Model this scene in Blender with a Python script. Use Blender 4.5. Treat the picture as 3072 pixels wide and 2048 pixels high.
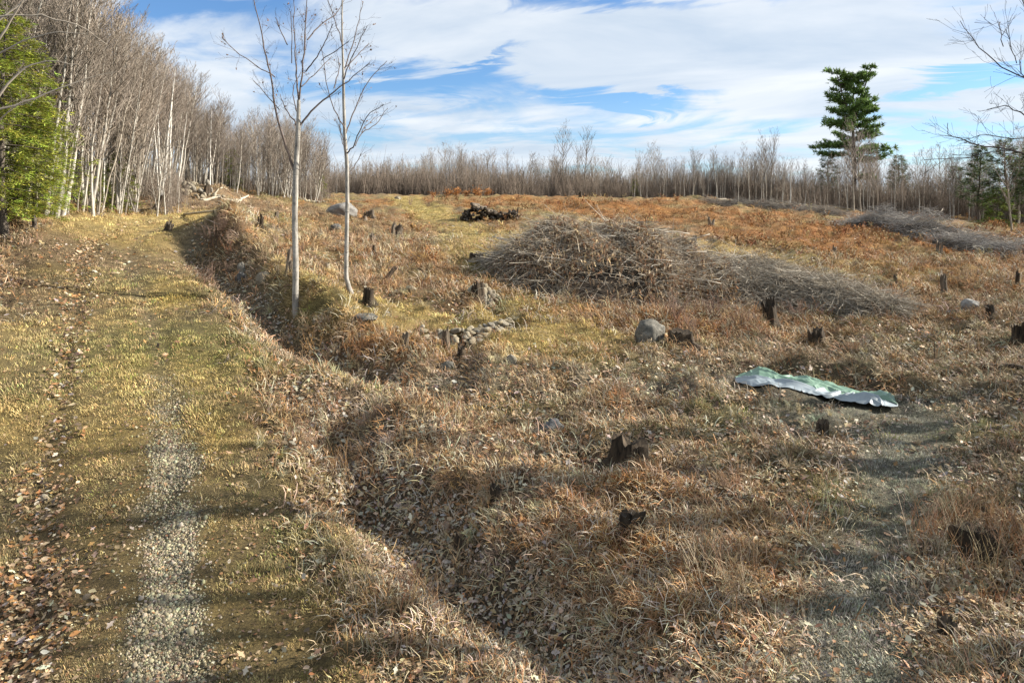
import bpy, math, random
import numpy as np
from mathutils import Vector, Matrix, Euler

random.seed(7)
RNG = np.random.default_rng(7)
R = math.radians
SC = bpy.context.scene
for o in list(bpy.data.objects):
    bpy.data.objects.remove(o)

# ------------------------------------------------------------------ camera, sky, sun, exposure
CAM_H, FOC, HOR = 5.0, 2048.0, 620.0          # height, focal length and horizon row of a 3072 px wide picture
cam = bpy.data.objects.new('camera', bpy.data.cameras.new('camera'))
SC.collection.objects.link(cam)
cam.location = (0, 0, CAM_H)
cam.rotation_euler = (R(90), 0, 0)
cam.data.sensor_width = 36
cam.data.lens = 24
cam.data.shift_y = -(1024 - HOR) / 3072
cam.data.clip_end = 3000
cam.data.clip_start = 0.1
SC.camera = cam

SUN_EL, SUN_AZ = R(27), R(9)                  # azimuth measured from +X (right) away from the camera
to_sun = Vector((math.cos(SUN_EL) * math.cos(SUN_AZ), math.cos(SUN_EL) * math.sin(SUN_AZ), math.sin(SUN_EL)))
sun = bpy.data.objects.new('sun', bpy.data.lights.new('sun', 'SUN'))
SC.collection.objects.link(sun)
sun.data.energy = 5.0
sun.data.angle = R(0.8)
sun.data.color = (1.0, 0.93, 0.82)
sun.rotation_euler = (-to_sun).to_track_quat('-Z', 'Y').to_euler()

W = bpy.data.worlds.new('World')
SC.world = W
W.use_nodes = True
NT = W.node_tree
NT.nodes.clear()


def N(nt, t, **kw):
    n = nt.nodes.new(t)
    for k, v in kw.items():
        setattr(n, k, v)
    return n


def mathn(nt, op, a, b=None, clamp=False):
    n = N(nt, 'ShaderNodeMath', operation=op)
    n.use_clamp = clamp
    for i, s in enumerate((a, b)):
        if s is None:
            continue
        if isinstance(s, (int, float)):
            n.inputs[i].default_value = s
        else:
            nt.links.new(s, n.inputs[i])
    return n.outputs[0]


def ramp(nt, fac, stops, interp='LINEAR'):
    n = N(nt, 'ShaderNodeValToRGB')
    cr = n.color_ramp
    cr.interpolation = interp
    while len(cr.elements) < len(stops):
        cr.elements.new(0.5)
    for e, (p, c) in zip(cr.elements, stops):
        e.position = p
        e.color = (*c, 1) if len(c) == 3 else c
    nt.links.new(fac, n.inputs[0])
    return n.outputs[0]


def noise(nt, vec, scale, detail=5, rough=0.55, dist=0.0):
    n = N(nt, 'ShaderNodeTexNoise')
    n.inputs['Scale'].default_value = scale
    n.inputs['Detail'].default_value = detail
    n.inputs['Roughness'].default_value = rough
    n.inputs['Distortion'].default_value = dist
    if vec is not None:
        nt.links.new(vec, n.inputs['Vector'])
    return n.outputs['Fac']


def mix(nt, fac, a, b, mode='MIX'):
    n = N(nt, 'ShaderNodeMix', data_type='RGBA', blend_type=mode)
    for s, v in ((0, fac), (6, a), (7, b)):
        if isinstance(v, (int, float)):
            n.inputs[s].default_value = v
        elif isinstance(v, tuple):
            n.inputs[s].default_value = (*v, 1)
        else:
            nt.links.new(v, n.inputs[s])
    return n.outputs[2]


def build_sky():
    nt = NT
    sky = N(nt, 'ShaderNodeTexSky', sky_type='NISHITA')
    sky.sun_disc = False
    sky.sun_elevation = SUN_EL
    sky.sun_rotation = R(90) - SUN_AZ
    sky.air_density = 1.0
    sky.dust_density = 0.4
    sky.ozone_density = 2.5
    tc = N(nt, 'ShaderNodeTexCoord')
    sep = N(nt, 'ShaderNodeSeparateXYZ')
    nt.links.new(tc.outputs['Generated'], sep.inputs[0])
    dx, dy, dz = sep.outputs
    # flat cloud deck seen in perspective
    den = mathn(nt, 'ADD', mathn(nt, 'MAXIMUM', dz, 0.0), 0.13)
    cx = mathn(nt, 'DIVIDE', dx, den)
    cy = mathn(nt, 'DIVIDE', dy, den)
    cmb = N(nt, 'ShaderNodeCombineXYZ')
    nt.links.new(mathn(nt, 'ADD', cx, mathn(nt, 'MULTIPLY', cy, 0.25)), cmb.inputs[0])
    nt.links.new(mathn(nt, 'MULTIPLY', cy, 1.0), cmb.inputs[1])
    cmb.inputs[2].default_value = 3.7
    big = noise(nt, cmb.outputs[0], 0.85, 9, 0.56, 0.6)
    cmb2 = N(nt, 'ShaderNodeCombineXYZ')
    nt.links.new(mathn(nt, 'ADD', cx, mathn(nt, 'MULTIPLY', cy, 0.5)), cmb2.inputs[0])
    nt.links.new(mathn(nt, 'MULTIPLY', cy, 1.35), cmb2.inputs[1])
    cmb2.inputs[2].default_value = 9.1
    wisp = noise(nt, cmb2.outputs[0], 1.7, 8, 0.6, 1.1)
    shade = noise(nt, cmb2.outputs[0], 0.9, 6, 0.55, 0.5)
    dens = mathn(nt, 'ADD', mathn(nt, 'MULTIPLY', big, 0.8), mathn(nt, 'MULTIPLY', wisp, 0.25))

    # where the deck opens: gaps as directions (azimuth, height) with widths
    az = mathn(nt, 'DIVIDE', dx, mathn(nt, 'MAXIMUM', dy, 0.05))
    el = mathn(nt, 'DIVIDE', dz, mathn(nt, 'MAXIMUM', dy, 0.05))
    wob = mathn(nt, 'MULTIPLY', mathn(nt, 'SUBTRACT', wisp, 0.5), 0.13)
    gap = None
    for (px, py, wx, wy, tilt, s) in GAPS:
        u0, e0 = (px - 1536) / FOC, (HOR - py) / FOC
        a = mathn(nt, 'SUBTRACT', az, u0)
        b = mathn(nt, 'ADD', mathn(nt, 'SUBTRACT', mathn(nt, 'SUBTRACT', el, e0), mathn(nt, 'MULTIPLY', a, tilt)), wob)
        q = mathn(nt, 'ADD', mathn(nt, 'POWER', mathn(nt, 'DIVIDE', mathn(nt, 'ABSOLUTE', a), wx / FOC), 2.0),
                  mathn(nt, 'POWER', mathn(nt, 'DIVIDE', mathn(nt, 'ABSOLUTE', b), wy / FOC), 2.0))
        g = mathn(nt, 'MULTIPLY', mathn(nt, 'EXPONENT', mathn(nt, 'MULTIPLY', q, -1.0)), s)
        gap = g if gap is None else mathn(nt, 'ADD', gap, g)
    front = mathn(nt, 'GREATER_THAN', dy, 0.05)
    gap = mathn(nt, 'MULTIPLY', gap, front)
    dens = mathn(nt, 'SUBTRACT', dens, mathn(nt, 'MULTIPLY', gap, 0.2))
    m = N(nt, 'ShaderNodeMapRange', interpolation_type='SMOOTHSTEP')
    m.inputs[1].default_value = 0.355
    m.inputs[2].default_value = 0.52
    nt.links.new(dens, m.inputs[0])
    cover = m.outputs[0]
    ccol = ramp(nt, shade, [(0.33, (4.9, 5.8, 6.9)), (0.50, (6.4, 7.0, 7.7)), (0.68, (7.9, 8.15, 8.4))])
    thick = mathn(nt, 'MULTIPLY', cover, 0.93)
    # thin veil low over the horizon
    low = N(nt, 'ShaderNodeMapRange')
    low.inputs[1].default_value = 0.0
    low.inputs[2].default_value = 0.16
    low.inputs[3].default_value = 0.45
    low.inputs[4].default_value = 0.0
    nt.links.new(dz, low.inputs[0])
    thick = mathn(nt, 'MAXIMUM', thick, low.outputs[0])
    # cooler, deeper blue in the openings
    blue = mix(nt, 1.0, sky.outputs[0], (0.85, 1.12, 1.40), 'MULTIPLY')
    col = mix(nt, thick, blue, ccol)
    bg = N(nt, 'ShaderNodeBackground')
    bg.inputs['Strength'].default_value = 0.05
    nt.links.new(col, bg.inputs[0])
    out = N(nt, 'ShaderNodeOutputWorld')
    nt.links.new(bg.outputs[0], out.inputs[0])


GAPS = [  # picture px, py, half widths, tilt, strength
    (1880, 285, 250, 42, -0.05, 1.25), (1450, 190, 190, 26, 0.35, 0.9), (1180, 255, 240, 40, 0.05, 0.9),
    (2850, 250, 300, 36, 0.15, 1.25), (1250, 330, 260, 30, 0.1, 0.6), (480, 20, 260, 60, 0.1, 0.8),
    (1900, 5, 500, 22, 0.05, 0.7), (700, 30, 300, 40, 0, 0.5), (2800, 480, 260, 40, 0.0, 0.5), (1900, 510, 500, 22, 0.0, 0.4),
]
build_sky()

VS = SC.view_settings
VS.view_transform = 'Standard'
VS.look = 'None'
VS.exposure = 1.34
VS.gamma = 1
VS.use_curve_mapping = False
SC.render.engine = 'CYCLES'
SC.cycles.max_bounces = 4
SC.cycles.diffuse_bounces = 2
SC.cycles.transparent_max_bounces = 4
SC.render.resolution_x = 1024
SC.render.resolution_y = 682


# ------------------------------------------------------------------ numeric helpers
def vnoise(x, y, seed=0):
    x = np.asarray(x, float)
    y = np.asarray(y, float)
    xi = np.floor(x).astype(np.int64)
    yi = np.floor(y).astype(np.int64)
    fx = x - xi
    fy = y - yi
    fx = fx * fx * (3 - 2 * fx)
    fy = fy * fy * (3 - 2 * fy)

    def h(a, b):
        n = (a * 374761393 + b * 668265263 + seed * 1442695041) & 0xffffffff
        n = ((n ^ (n >> 13)) * 1274126177) & 0xffffffff
        return ((n ^ (n >> 16)) & 0xffff) / 65535.0
    a = h(xi, yi) * (1 - fx) + h(xi + 1, yi) * fx
    b = h(xi, yi + 1) * (1 - fx) + h(xi + 1, yi + 1) * fx
    return a * (1 - fy) + b * fy


def fbm(x, y, sc, octv=4, seed=0, gain=0.5):
    s = 0
    a = 1
    t = 0
    for i in range(octv):
        s = s + a * (vnoise(x * sc + 17.3 * i, y * sc - 9.1 * i, seed + i) - 0.5)
        t += a
        a *= gain
        sc *= 2.03
    return s / t


def sstep(a, b, x):
    t = np.clip((x - a) / (b - a), 0, 1)
    return t * t * (3 - 2 * t)


def pix(x, y, D):
    return ((x - 1536) / FOC * D, D, CAM_H - (y - HOR) / FOC * D)


def polydist(X, Y, pts, vals=None):
    """distance to a polyline and the value interpolated along it"""
    best = np.full(np.shape(X), 1e9)
    val = np.zeros(np.shape(X))
    for i in range(len(pts) - 1):
        ax, ay = pts[i][:2]
        bx, by = pts[i + 1][:2]
        dx, dy = bx - ax, by - ay
        t = np.clip(((X - ax) * dx + (Y - ay) * dy) / (dx * dx + dy * dy), 0, 1)
        d = np.hypot(X - ax - t * dx, Y - ay - t * dy)
        m = d < best
        best = np.where(m, d, best)
        if vals is not None:
            val = np.where(m, vals[i] * (1 - t) + vals[i + 1] * t, val)
    return best, val


# ------------------------------------------------------------------ terrain
CTRL = [  # picture x, y, distance
    (0, 2048, 7.2), (0, 1700, 9.3), (0, 1400, 12), (0, 1100, 15), (0, 900, 19), (0, 780, 22.5), (40, 665, 27),
    (300, 660, 32), (200, 600, 40), (400, 600, 45), (500, 598, 46), (620, 572, 49), (700, 592, 53), (900, 592, 62),
    (450, 2048, 7.2), (450, 1700, 9.3), (420, 1500, 11), (420, 1300, 13), (350, 1100, 15.8), (340, 980, 18.2),
    (330, 888, 21), (320, 797, 25), (350, 725, 29), (450, 690, 32.5), (620, 650, 40),
    (900, 1700, 9.5), (1250, 1950, 7.8), (760, 1400, 12), (700, 1150, 15.5), (600, 950, 19.5), (520, 830, 24), (560, 700, 31),
    (1700, 1600, 10.4), (1450, 1350, 13.4), (1250, 1200, 16), (1100, 1180, 16), (1300, 1090, 18.8),
    (700, 655, 36), (760, 700, 33), (760, 800, 27.5), (890, 940, 21.5), (1050, 870, 24.2), (1130, 800, 29), (1130, 720, 37), (900, 720, 35),
    (1200, 930, 22.3), (1480, 930, 22.5), (1400, 1000, 21), (1200, 1050, 20), (1700, 900, 25.5), (1600, 860, 27.5),
    (1450, 760, 34), (1400, 690, 43), (1460, 655, 52), (1230, 612, 68), (1300, 588, 82), (1000, 630, 55), (980, 598, 66),
    (2000, 760, 37), (2000, 645, 60), (2000, 598, 80), (2400, 780, 38), (2400, 685, 55), (2300, 612, 78), (2600, 655, 66),
    (3000, 785, 38), (3000, 705, 52), (3072, 685, 62), (2800, 900, 28), (2300, 930, 27), (2850, 1050, 20.5), (1950, 1030, 21.5), (2600, 1000, 23),
    (2400, 1210, 16.2), (2700, 1260, 15.3), (1900, 1250, 15.3), (3000, 1400, 12.5), (2000, 1500, 11.2), (2900, 1700, 9.3), (2000, 1950, 7.7), (3000, 2048, 7.1),
]
WCTRL = [  # u = X / Y, distance, height
    (-0.1, 100, 6.1), (0.15, 100, 5.9), (0.4, 100, 5.0), (0.7, 90, 3.2), (-0.1, 140, 5.4), (0.3, 140, 5.0), (0.7, 140, 3.0), (0, 260, 4.5), (0.8, 260, 3),
    (-0.75, 48, 7.0), (-0.75, 75, 9.0), (-0.45, 75, 7.2), (-0.45, 110, 7.5), (-0.75, 130, 9.5), (-0.3, 85, 6.6), (-0.6, 260, 7), (0, 700, 3), (-0.8, 700, 4), (0.8, 700, 2),
    (-1.3, 7, 0.2), (-1.3, 12, 1.0), (-1.3, 20, 3.4), (-1.3, 35, 6.5), (-1.3, 80, 10), (1.3, 7, 0), (1.3, 12, 0.1), (1.3, 20, 0.5), (1.3, 40, 1.5), (1.3, 90, 2.5),
    (-0.6, 3, 0), (0, 3, 0), (0.6, 3, 0), (-1.3, 3, 0), (1.3, 3, 0),
]
_pu, _pv, _pz = [], [], []
for (x, y, D) in CTRL:
    p = pix(x, y, D)
    _pu.append(p[0] / D)
    _pv.append(math.log(D))
    _pz.append(p[2])
for (u, D, z) in WCTRL:
    _pu.append(u)
    _pv.append(math.log(D))
    _pz.append(z)
_P = np.stack([np.array(_pu) * 1.6, np.array(_pv)], 1)
_pz = np.array(_pz)


def _tps(r2):
    return 0.5 * r2 * np.log(np.maximum(r2, 1e-12))


_n = len(_P)
_K = _tps(((_P[:, None] - _P[None]) ** 2).sum(-1)) + np.eye(_n) * 0.004
_A = np.zeros((_n + 3, _n + 3))
_A[:_n, :_n] = _K
_A[:_n, _n] = 1
_A[:_n, _n + 1:] = _P
_A[_n, :_n] = 1
_A[_n + 1:, :_n] = _P.T
_w = np.linalg.solve(_A, np.concatenate([_pz, np.zeros(3)]))


def base_h(X, Y):
    X = np.asarray(X, float)
    Yc = np.maximum(np.asarray(Y, float), 2.5)
    u = np.clip(X / Yc, -1.4, 1.4) * 1.6
    v = np.log(Yc)
    z = _w[_n] + _w[_n + 1] * u + _w[_n + 2] * v
    for i in range(_n):
        z = z + _w[i] * _tps((u - _P[i, 0]) ** 2 + (v - _P[i, 1]) ** 2)
    return z


RUT_L = [pix(*p)[:2] for p in ((-120, 2400, 5.5), (30, 1990, 7.3), (118, 1700, 9.3), (145, 1502, 11), (175, 1306, 13), (205, 1084, 16), (222, 980, 18.2),
         (237, 888, 21), (248, 797, 25), (290, 745, 28), (370, 703, 32), (520, 668, 37), (650, 648, 41))]
RUT_R = [pix(*p)[:2] for p in ((500, 2400, 5.5), (512, 2048, 7.2), (505, 1700, 9.3), (503, 1502, 11), (520, 1306, 13), (483, 1084, 16), (457, 980, 18.2),
         (424, 888, 21), (392, 797, 25), (400, 740, 28.5), (450, 708, 32), (570, 672, 36.5), (680, 655, 40))]
DRIVE = [((a[0] + b[0]) / 2, (a[1] + b[1]) / 2) for a, b in zip(RUT_L, RUT_R)]
DITCH_A = [(2.6, 2.5), (2.0, 4.5), (0.9, 7.5), (-0.75, 9.7), (-2.2, 11.7), (-3.5, 13.6), (-4.4, 15.2)]
DITCH_B = [(-2.4, 16.9), (-4.0, 18.2), (-7.0, 20.6), (-9.6, 24), (-11.3, 26.2), (-13.6, 29.5), (-15.0, 32)]
BERM_B = [(-1.0, 17.6), (-2.9, 19.2), (-5.7, 21.6), (-8.2, 24.6), (-9.8, 27.0), (-12.0, 30.2), (-13.2, 32.6), (-13.4, 35)]
BERM_A = [(3.4, 6.0), (2.2, 8.4), (0.7, 10.5), (-0.9, 12.6), (-2.2, 14.3), (-3.0, 15.5)]
PATH = [pix(*p)[:2] for p in ((1560, 1010, 22), (1640, 905, 25), (1580, 850, 28), (1470, 770, 33.5), (1400, 700, 42), (1320, 660, 52), (1240, 618, 67), (1200, 600, 80))]
TRAIL = [pix(*p)[:2] for p in ((2480, 2300, 6.2), (2560, 1980, 7.6), (2600, 1750, 9), (2640, 1550, 10.8), (2700, 1380, 13), (2800, 1260, 15.3), (2600, 1225, 16))]
WALL = [pix(*p)[:2] for p in ((1080, 948, 21.6), (1180, 958, 21.5), (1300, 975, 21.3), (1400, 978, 21.4), (1490, 968, 21.8), (1530, 950, 22.4), (1500, 915, 23.4), (1455, 880, 24.6), (1430, 862, 25.4))]
CUT = [pix(*p)[:2] for p in ((2160, 1128, 18.3), (2300, 1125, 18.4), (2500, 1145, 18.0), (2700, 1175, 17.3), (2850, 1200, 16.8))]
MOUNDS = [  # world x, y, rx, ry, height
    (*pix(660, 705, 32)[:2], 1.4, 1.8, 0.6), (*pix(760, 690, 33)[:2], 2.6, 2.6, 0.35), (*pix(700, 820, 27)[:2], 1.1, 0.8, 0.30),
    (*pix(1060, 885, 24)[:2], 1.6, 0.7, 0.25), (*pix(800, 900, 23)[:2], 1.6, 0.7, 0.25),
    (*pix(1900, 1480, 11.6)[:2], 1.0, 0.8, 0.25), (*pix(1500, 1500, 11.6)[:2], 1.3, 1.0, 0.22), (*pix(1850, 1180, 16.6)[:2], 0.7, 0.5, 0.3),
    (*pix(1200, 1320, 14)[:2], 0.9, 0.8, 0.3), (*pix(2100, 1700, 9.5)[:2], 1.6, 0.9, 0.2), (*pix(1120, 1075, 19.4)[:2], 1.8, 0.6, 0.15),
    (*pix(2480, 1130, 18.2)[:2], 2.4, 0.5, 0.10), (*pix(620, 575, 50)[:2], 2.0, 1.5, 0.7),
]


def feature_h(X, Y):
    z = np.zeros(np.shape(X))
    d, v = polydist(X, Y, DITCH_A, [.5, .58, .62, .62, .6, .55, .1])
    z -= v * np.exp(-(d / 0.72) ** 2)
    d, v = polydist(X, Y, DITCH_B, [.25, .7, .8, .8, .95, 1.3, .3])
    z -= v * np.exp(-(d / 0.95) ** 2)
    dl, _ = polydist(X, Y, RUT_L)
    dr, _ = polydist(X, Y, RUT_R)
    z -= 0.07 * np.exp(-(dl / 0.24) ** 2) + 0.05 * np.exp(-(dr / 0.3) ** 2)
    d, _ = polydist(X, Y, TRAIL)
    z -= 0.05 * np.exp(-(d / 0.4) ** 2)
    for (mx, my, rx, ry, h) in MOUNDS:
        z += h * np.exp(-(((X - mx) / rx) ** 2 + ((Y - my) / ry) ** 2))
    d, v = polydist(X, Y, BERM_B, [0, .12, .5, .55, .6, .75, .35, 0])
    z += v * np.exp(-(d / 0.75) ** 2)
    d, v = polydist(X, Y, BERM_A, [.1, .12, .15, .22, .25, .1])
    z += v * np.exp(-(d / 0.8) ** 2)
    # cut bank behind the tarpaulin
    d, v = polydist(X, Y, CUT, [.1, .28, .4, .42, .1])
    z -= v * np.exp(-(d / 0.45) ** 2)
    d, v = polydist(X, Y, [(p[0], p[1] + .85) for p in CUT], [.05, .2, .3, .3, .05])
    z += v * np.exp(-(d / 0.55) ** 2)
    # terrace held by the dry stone wall
    front = [(p[0], p[1]) for p in WALL]
    d, v = polydist(X, Y, [(p[0], p[1] - 0.45) for p in front], [.05, .2, .45, .55, .58, .5, .3, .2, .1])
    z -= v * np.exp(-(d / 0.45) ** 2)
    # hollow on the right
    hx, hy = pix(2720, 1045, 20.8)[:2]
    z -= 0.4 * np.exp(-(((X - hx) / 0.75) ** 2 + ((Y - hy) / 0.28) ** 2))
    return z


def smooth_mask(X, Y):
    """1 where the ground is worn flat: drive, mown path, trail"""
    d, _ = polydist(X, Y, DRIVE)
    m = 1 - sstep(1.7, 2.9, d)
    d, _ = polydist(X, Y, PATH)
    m = np.maximum(m, (1 - sstep(0.8, 2.0, d)) * 0.8)
    d, _ = polydist(X, Y, TRAIL)
    return np.maximum(m, (1 - sstep(0.3, 1.2, d)) * 0.7)


def ground_raw(X, Y):
    X = np.asarray(X, float)
    Y = np.asarray(Y, float)
    wx, wy = 0.55 * fbm(X, Y, 0.6, 3, 301), 0.55 * fbm(X, Y, 0.6, 3, 311)
    z = base_h(X, Y) + feature_h(X + wx, Y + wy)
    rough = 1 - 0.85 * smooth_mask(X, Y)
    far = np.clip(Y / 30.0, 0.6, 2.0)
    z = z + rough * (0.66 * fbm(X, Y, 0.62, 3, 3) + far * 0.42 * fbm(X, Y, 0.17, 2, 9) + 0.42 * fbm(X, Y, 1.7, 3, 21))
    return z + 0.025 * fbm(X, Y, 5.0, 2, 33)


_uc = np.linspace(-0.95, 0.95, 470)
_side = 0.95 + 0.006 * (np.exp(np.linspace(0, 1, 46)[1:] * 7.0) - 1)
GU = np.concatenate([-_side[::-1], _uc, _side])
GD = np.concatenate([np.linspace(1.2, 4.0, 14)[:-1], np.exp(np.linspace(math.log(4.0), math.log(112), 500)), np.exp(np.linspace(math.log(114), math.log(900), 36))])
_DD, _UU = np.meshgrid(GD, GU, indexing='ij')
GZ = ground_raw(_UU * _DD, _DD)


def _lookup(G, X, Y):
    Y = np.maximum(np.asarray(Y, float), GD[0])
    fu = np.interp(np.asarray(X, float) / Y, GU, np.arange(len(GU)))
    fd = np.interp(Y, GD, np.arange(len(GD)))
    iu = np.minimum(fu.astype(int), len(GU) - 2)
    idd = np.minimum(fd.astype(int), len(GD) - 2)
    a, b = fu - iu, fd - idd
    if G.ndim == 3:
        a, b = a[..., None], b[..., None]
    return (G[idd, iu] * (1 - a) + G[idd, iu + 1] * a) * (1 - b) + (G[idd + 1, iu] * (1 - a) + G[idd + 1, iu + 1] * a) * b


def ground_h(X, Y):
    return _lookup(GZ, X, Y)


def hit(px, py, d0=4.0, d1=130.0):
    """the ground point seen at a picture position"""
    D = np.exp(np.linspace(math.log(d0), math.log(d1), 900))
    u = (px - 1536) / FOC
    zr = CAM_H - (py - HOR) / FOC * D
    zt = ground_h(u * D, D)
    k = np.nonzero(zr <= zt)[0]
    if len(k) == 0:
        k = [int(np.argmin(zr - zt))]
    D = D[k[0]]
    return Vector((u * D, D, float(ground_h(u * D, D))))


def gz(x, y):
    return float(ground_h(x, y))


# ground cover weights in the world -------------------------------------------------
PAL = {  # real base colours
    'straw': (0.43, 0.32, 0.125), 'green': (0.215, 0.195, 0.065), 'rust': (0.27, 0.12, 0.036), 'litter': (0.21, 0.15, 0.095),
    'thatch': (0.235, 0.19, 0.125), 'moss': (0.20, 0.145, 0.015), 'gravel': (0.24, 0.205, 0.135), 'earth': (0.06, 0.047, 0.035),
    'ash': (0.28, 0.27, 0.215), 'leafgrey': (0.25, 0.225, 0.19),
}
KEYS = list(PAL)
ZONES = [  # px, py, half width m, half depth m, kind, weight
    (500, 1280, 1.3, 1.6, 'straw', 1.5), (330, 1180, 1.3, 1.8, 'straw', 1.5), (300, 690, 3.0, 3.0, 'straw', 2.0), (480, 640, 6, 4, 'straw', 1.6),
    (520, 1020, 1.8, 2.5, 'green', 1.8), (330, 850, 1.6, 2.0, 'green', 1.3), (700, 1090, 1.6, 1.2, 'green', 1.6), (250, 1070, 1.0, 1.5, 'green', 1.0),
    (860, 1500, 1.1, 1.3, 'moss', 1.2), (530, 890, 1.1, 1.3, 'moss', 2.2), (160, 810, 1.2, 1.5, 'moss', 2.2), (700, 1250, 0.9, 0.9, 'moss', 1.8), (420, 740, 2.0, 1.6, 'moss', 1.2),
    (670, 1060, 0.8, 0.7, 'moss', 1.6), (960, 1600, 1.0, 1.0, 'green', 1.2),
    (20, 900, 1.8, 2.6, 'litter', 3.0), (60, 760, 3.0, 3.0, 'litter', 3.0), (100, 690, 5, 4, 'litter', 3.0), (30, 1900, 0.9, 1.0, 'litter', 3.0),
    (880, 1210, 1.5, 1.0, 'litter', 2.2), (950, 1330, 0.9, 0.9, 'rust', 2.2), (850, 1240, 0.8, 0.6, 'rust', 2.0), (620, 930, 1.2, 1.4, 'litter', 2.0), (900, 1060, 1.2, 1.0, 'litter', 1.6),
    (1050, 1450, 1.0, 1.2, 'rust', 1.4), (1000, 1030, 1.6, 0.9, 'rust', 1.6), (1300, 1060, 2.0, 1.1, 'rust', 2.0), (1150, 1030, 1.6, 0.9, 'rust', 1.8), (1600, 960, 2.6, 1.4, 'rust', 0.9),
    (1250, 940, 3.0, 0.5, 'straw', 2.4), (1350, 1020, 2.0, 0.9, 'green', 0.9), (1650, 970, 2.0, 1.4, 'straw', 1.6), (1180, 1010, 1.6, 0.8, 'green', 0.9), (1750, 1040, 2.0, 1.3, 'straw', 0.9),
    (1500, 1010, 2.6, 1.2, 'straw', 2.6), (1750, 1000, 2.0, 1.0, 'straw', 2.4), (1650, 1050, 1.5, 1.0, 'green', 1.6), (1300, 985, 3.0, .5, 'straw', 2.4), (1000, 960, 1.6, .6, 'straw', 2.0), (950, 930, 1.5, .5, 'green', 1.6),
    (1500, 730, 4, 5, 'straw', 1.4), (1250, 720, 4, 5, 'thatch', 1.4), (2200, 760, 5, 3, 'straw', 1.2), (2700, 820, 5, 3, 'straw', 1.3), (2950, 900, 4, 2, 'thatch', 1.6), (2450, 830, 5, 3, 'thatch', 1.2), (1900, 690, 6, 5, 'thatch', 1.4),
    (1120, 1130, 3.0, 0.6, 'ash', 2.6), (1000, 1130, 2.0, 0.7, 'green', 1.4), (1300, 1190, 2.0, 0.7, 'ash', 2.0),
    (1900, 1500, 1.0, 0.9, 'rust', 2.2), (1750, 1560, 1.2, 1.2, 'rust', 1.2), (2000, 1700, 1.0, 0.5, 'rust', 1.6), (1900, 1880, 1.0, 0.5, 'rust', 1.4), (2250, 1700, 1.2, 0.5, 'rust', 1.0),
    (1850, 1200, 0.6, 0.5, 'rust', 1.6), (2150, 1480, 1.0, 0.8, 'litter', 1.0), (1380, 1420, 1.5, 1.2, 'rust', 0.8), (1600, 1400, 1.5, 1.4, 'litter', 1.4),
    (2050, 1130, 3.0, 1.2, 'ash', 1.6), (2150, 1220, 0.9, 0.9, 'green', 2.2), (2450, 1280, 2.5, 1.0, 'ash', 2.2), (2850, 1200, 3.0, 1.5, 'ash', 1.2), (2750, 1400, 1.2, 1.2, 'ash', 1.4),
    (2850, 1290, 1.2, 1.0, 'green', 1.8), (2500, 1500, 1.2, 1.0, 'green', 1.4), (2300, 1090, 4.0, 1.2, 'thatch', 1.4), (2650, 1080, 4.0, 1.6, 'thatch', 1.4),
    (3000, 1600, 1.2, 0.5, 'rust', 1.6), (2950, 1750, 1.4, 1.0, 'litter', 1.2), (2100, 950, 5.0, 1.5, 'rust', 2.2), (2350, 900, 5.0, 2.0, 'rust', 2.2), (1950, 970, 3.0, 1.0, 'rust', 1.8),
    (2500, 700, 9, 6, 'rust', 1.0), (2900, 820, 6, 5, 'rust', 1.2), (2350, 700, 8, 7, 'rust', 1.2), (2000, 640, 12, 7, 'rust', 1.0), (1650, 610, 12, 8, 'rust', .9),
    (1250, 760, 3, 3, 'rust', 1.1), (1300, 680, 4, 4, 'litter', 1.0), (1100, 660, 6, 6, 'rust', 1.0), (900, 640, 6, 5, 'litter', 1.2), (800, 660, 2.5, 3, 'green', 2.0), (880, 800, 2.0, 2.0, 'straw', 1.0),
    (780, 780, 2, 1.6, 'litter', 1.2), (700, 700, 1.5, 1.5, 'litter', 1.4), (960, 850, 2.2, 1.2, 'straw', 1.2), (1200, 860, 2.2, 1.0, 'rust', 1.2), (1380, 850, 2.0, 1.0, 'rust', 0.9), (1480, 900, 1.2, 0.8, 'green', 0.7),
    (450, 600, 7, 5, 'litter', 2.5), (650, 600, 7, 5, 'litter', 1.6), (1500, 800, 2.0, 2.5, 'green', 1.0),
]
_Z = None


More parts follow.
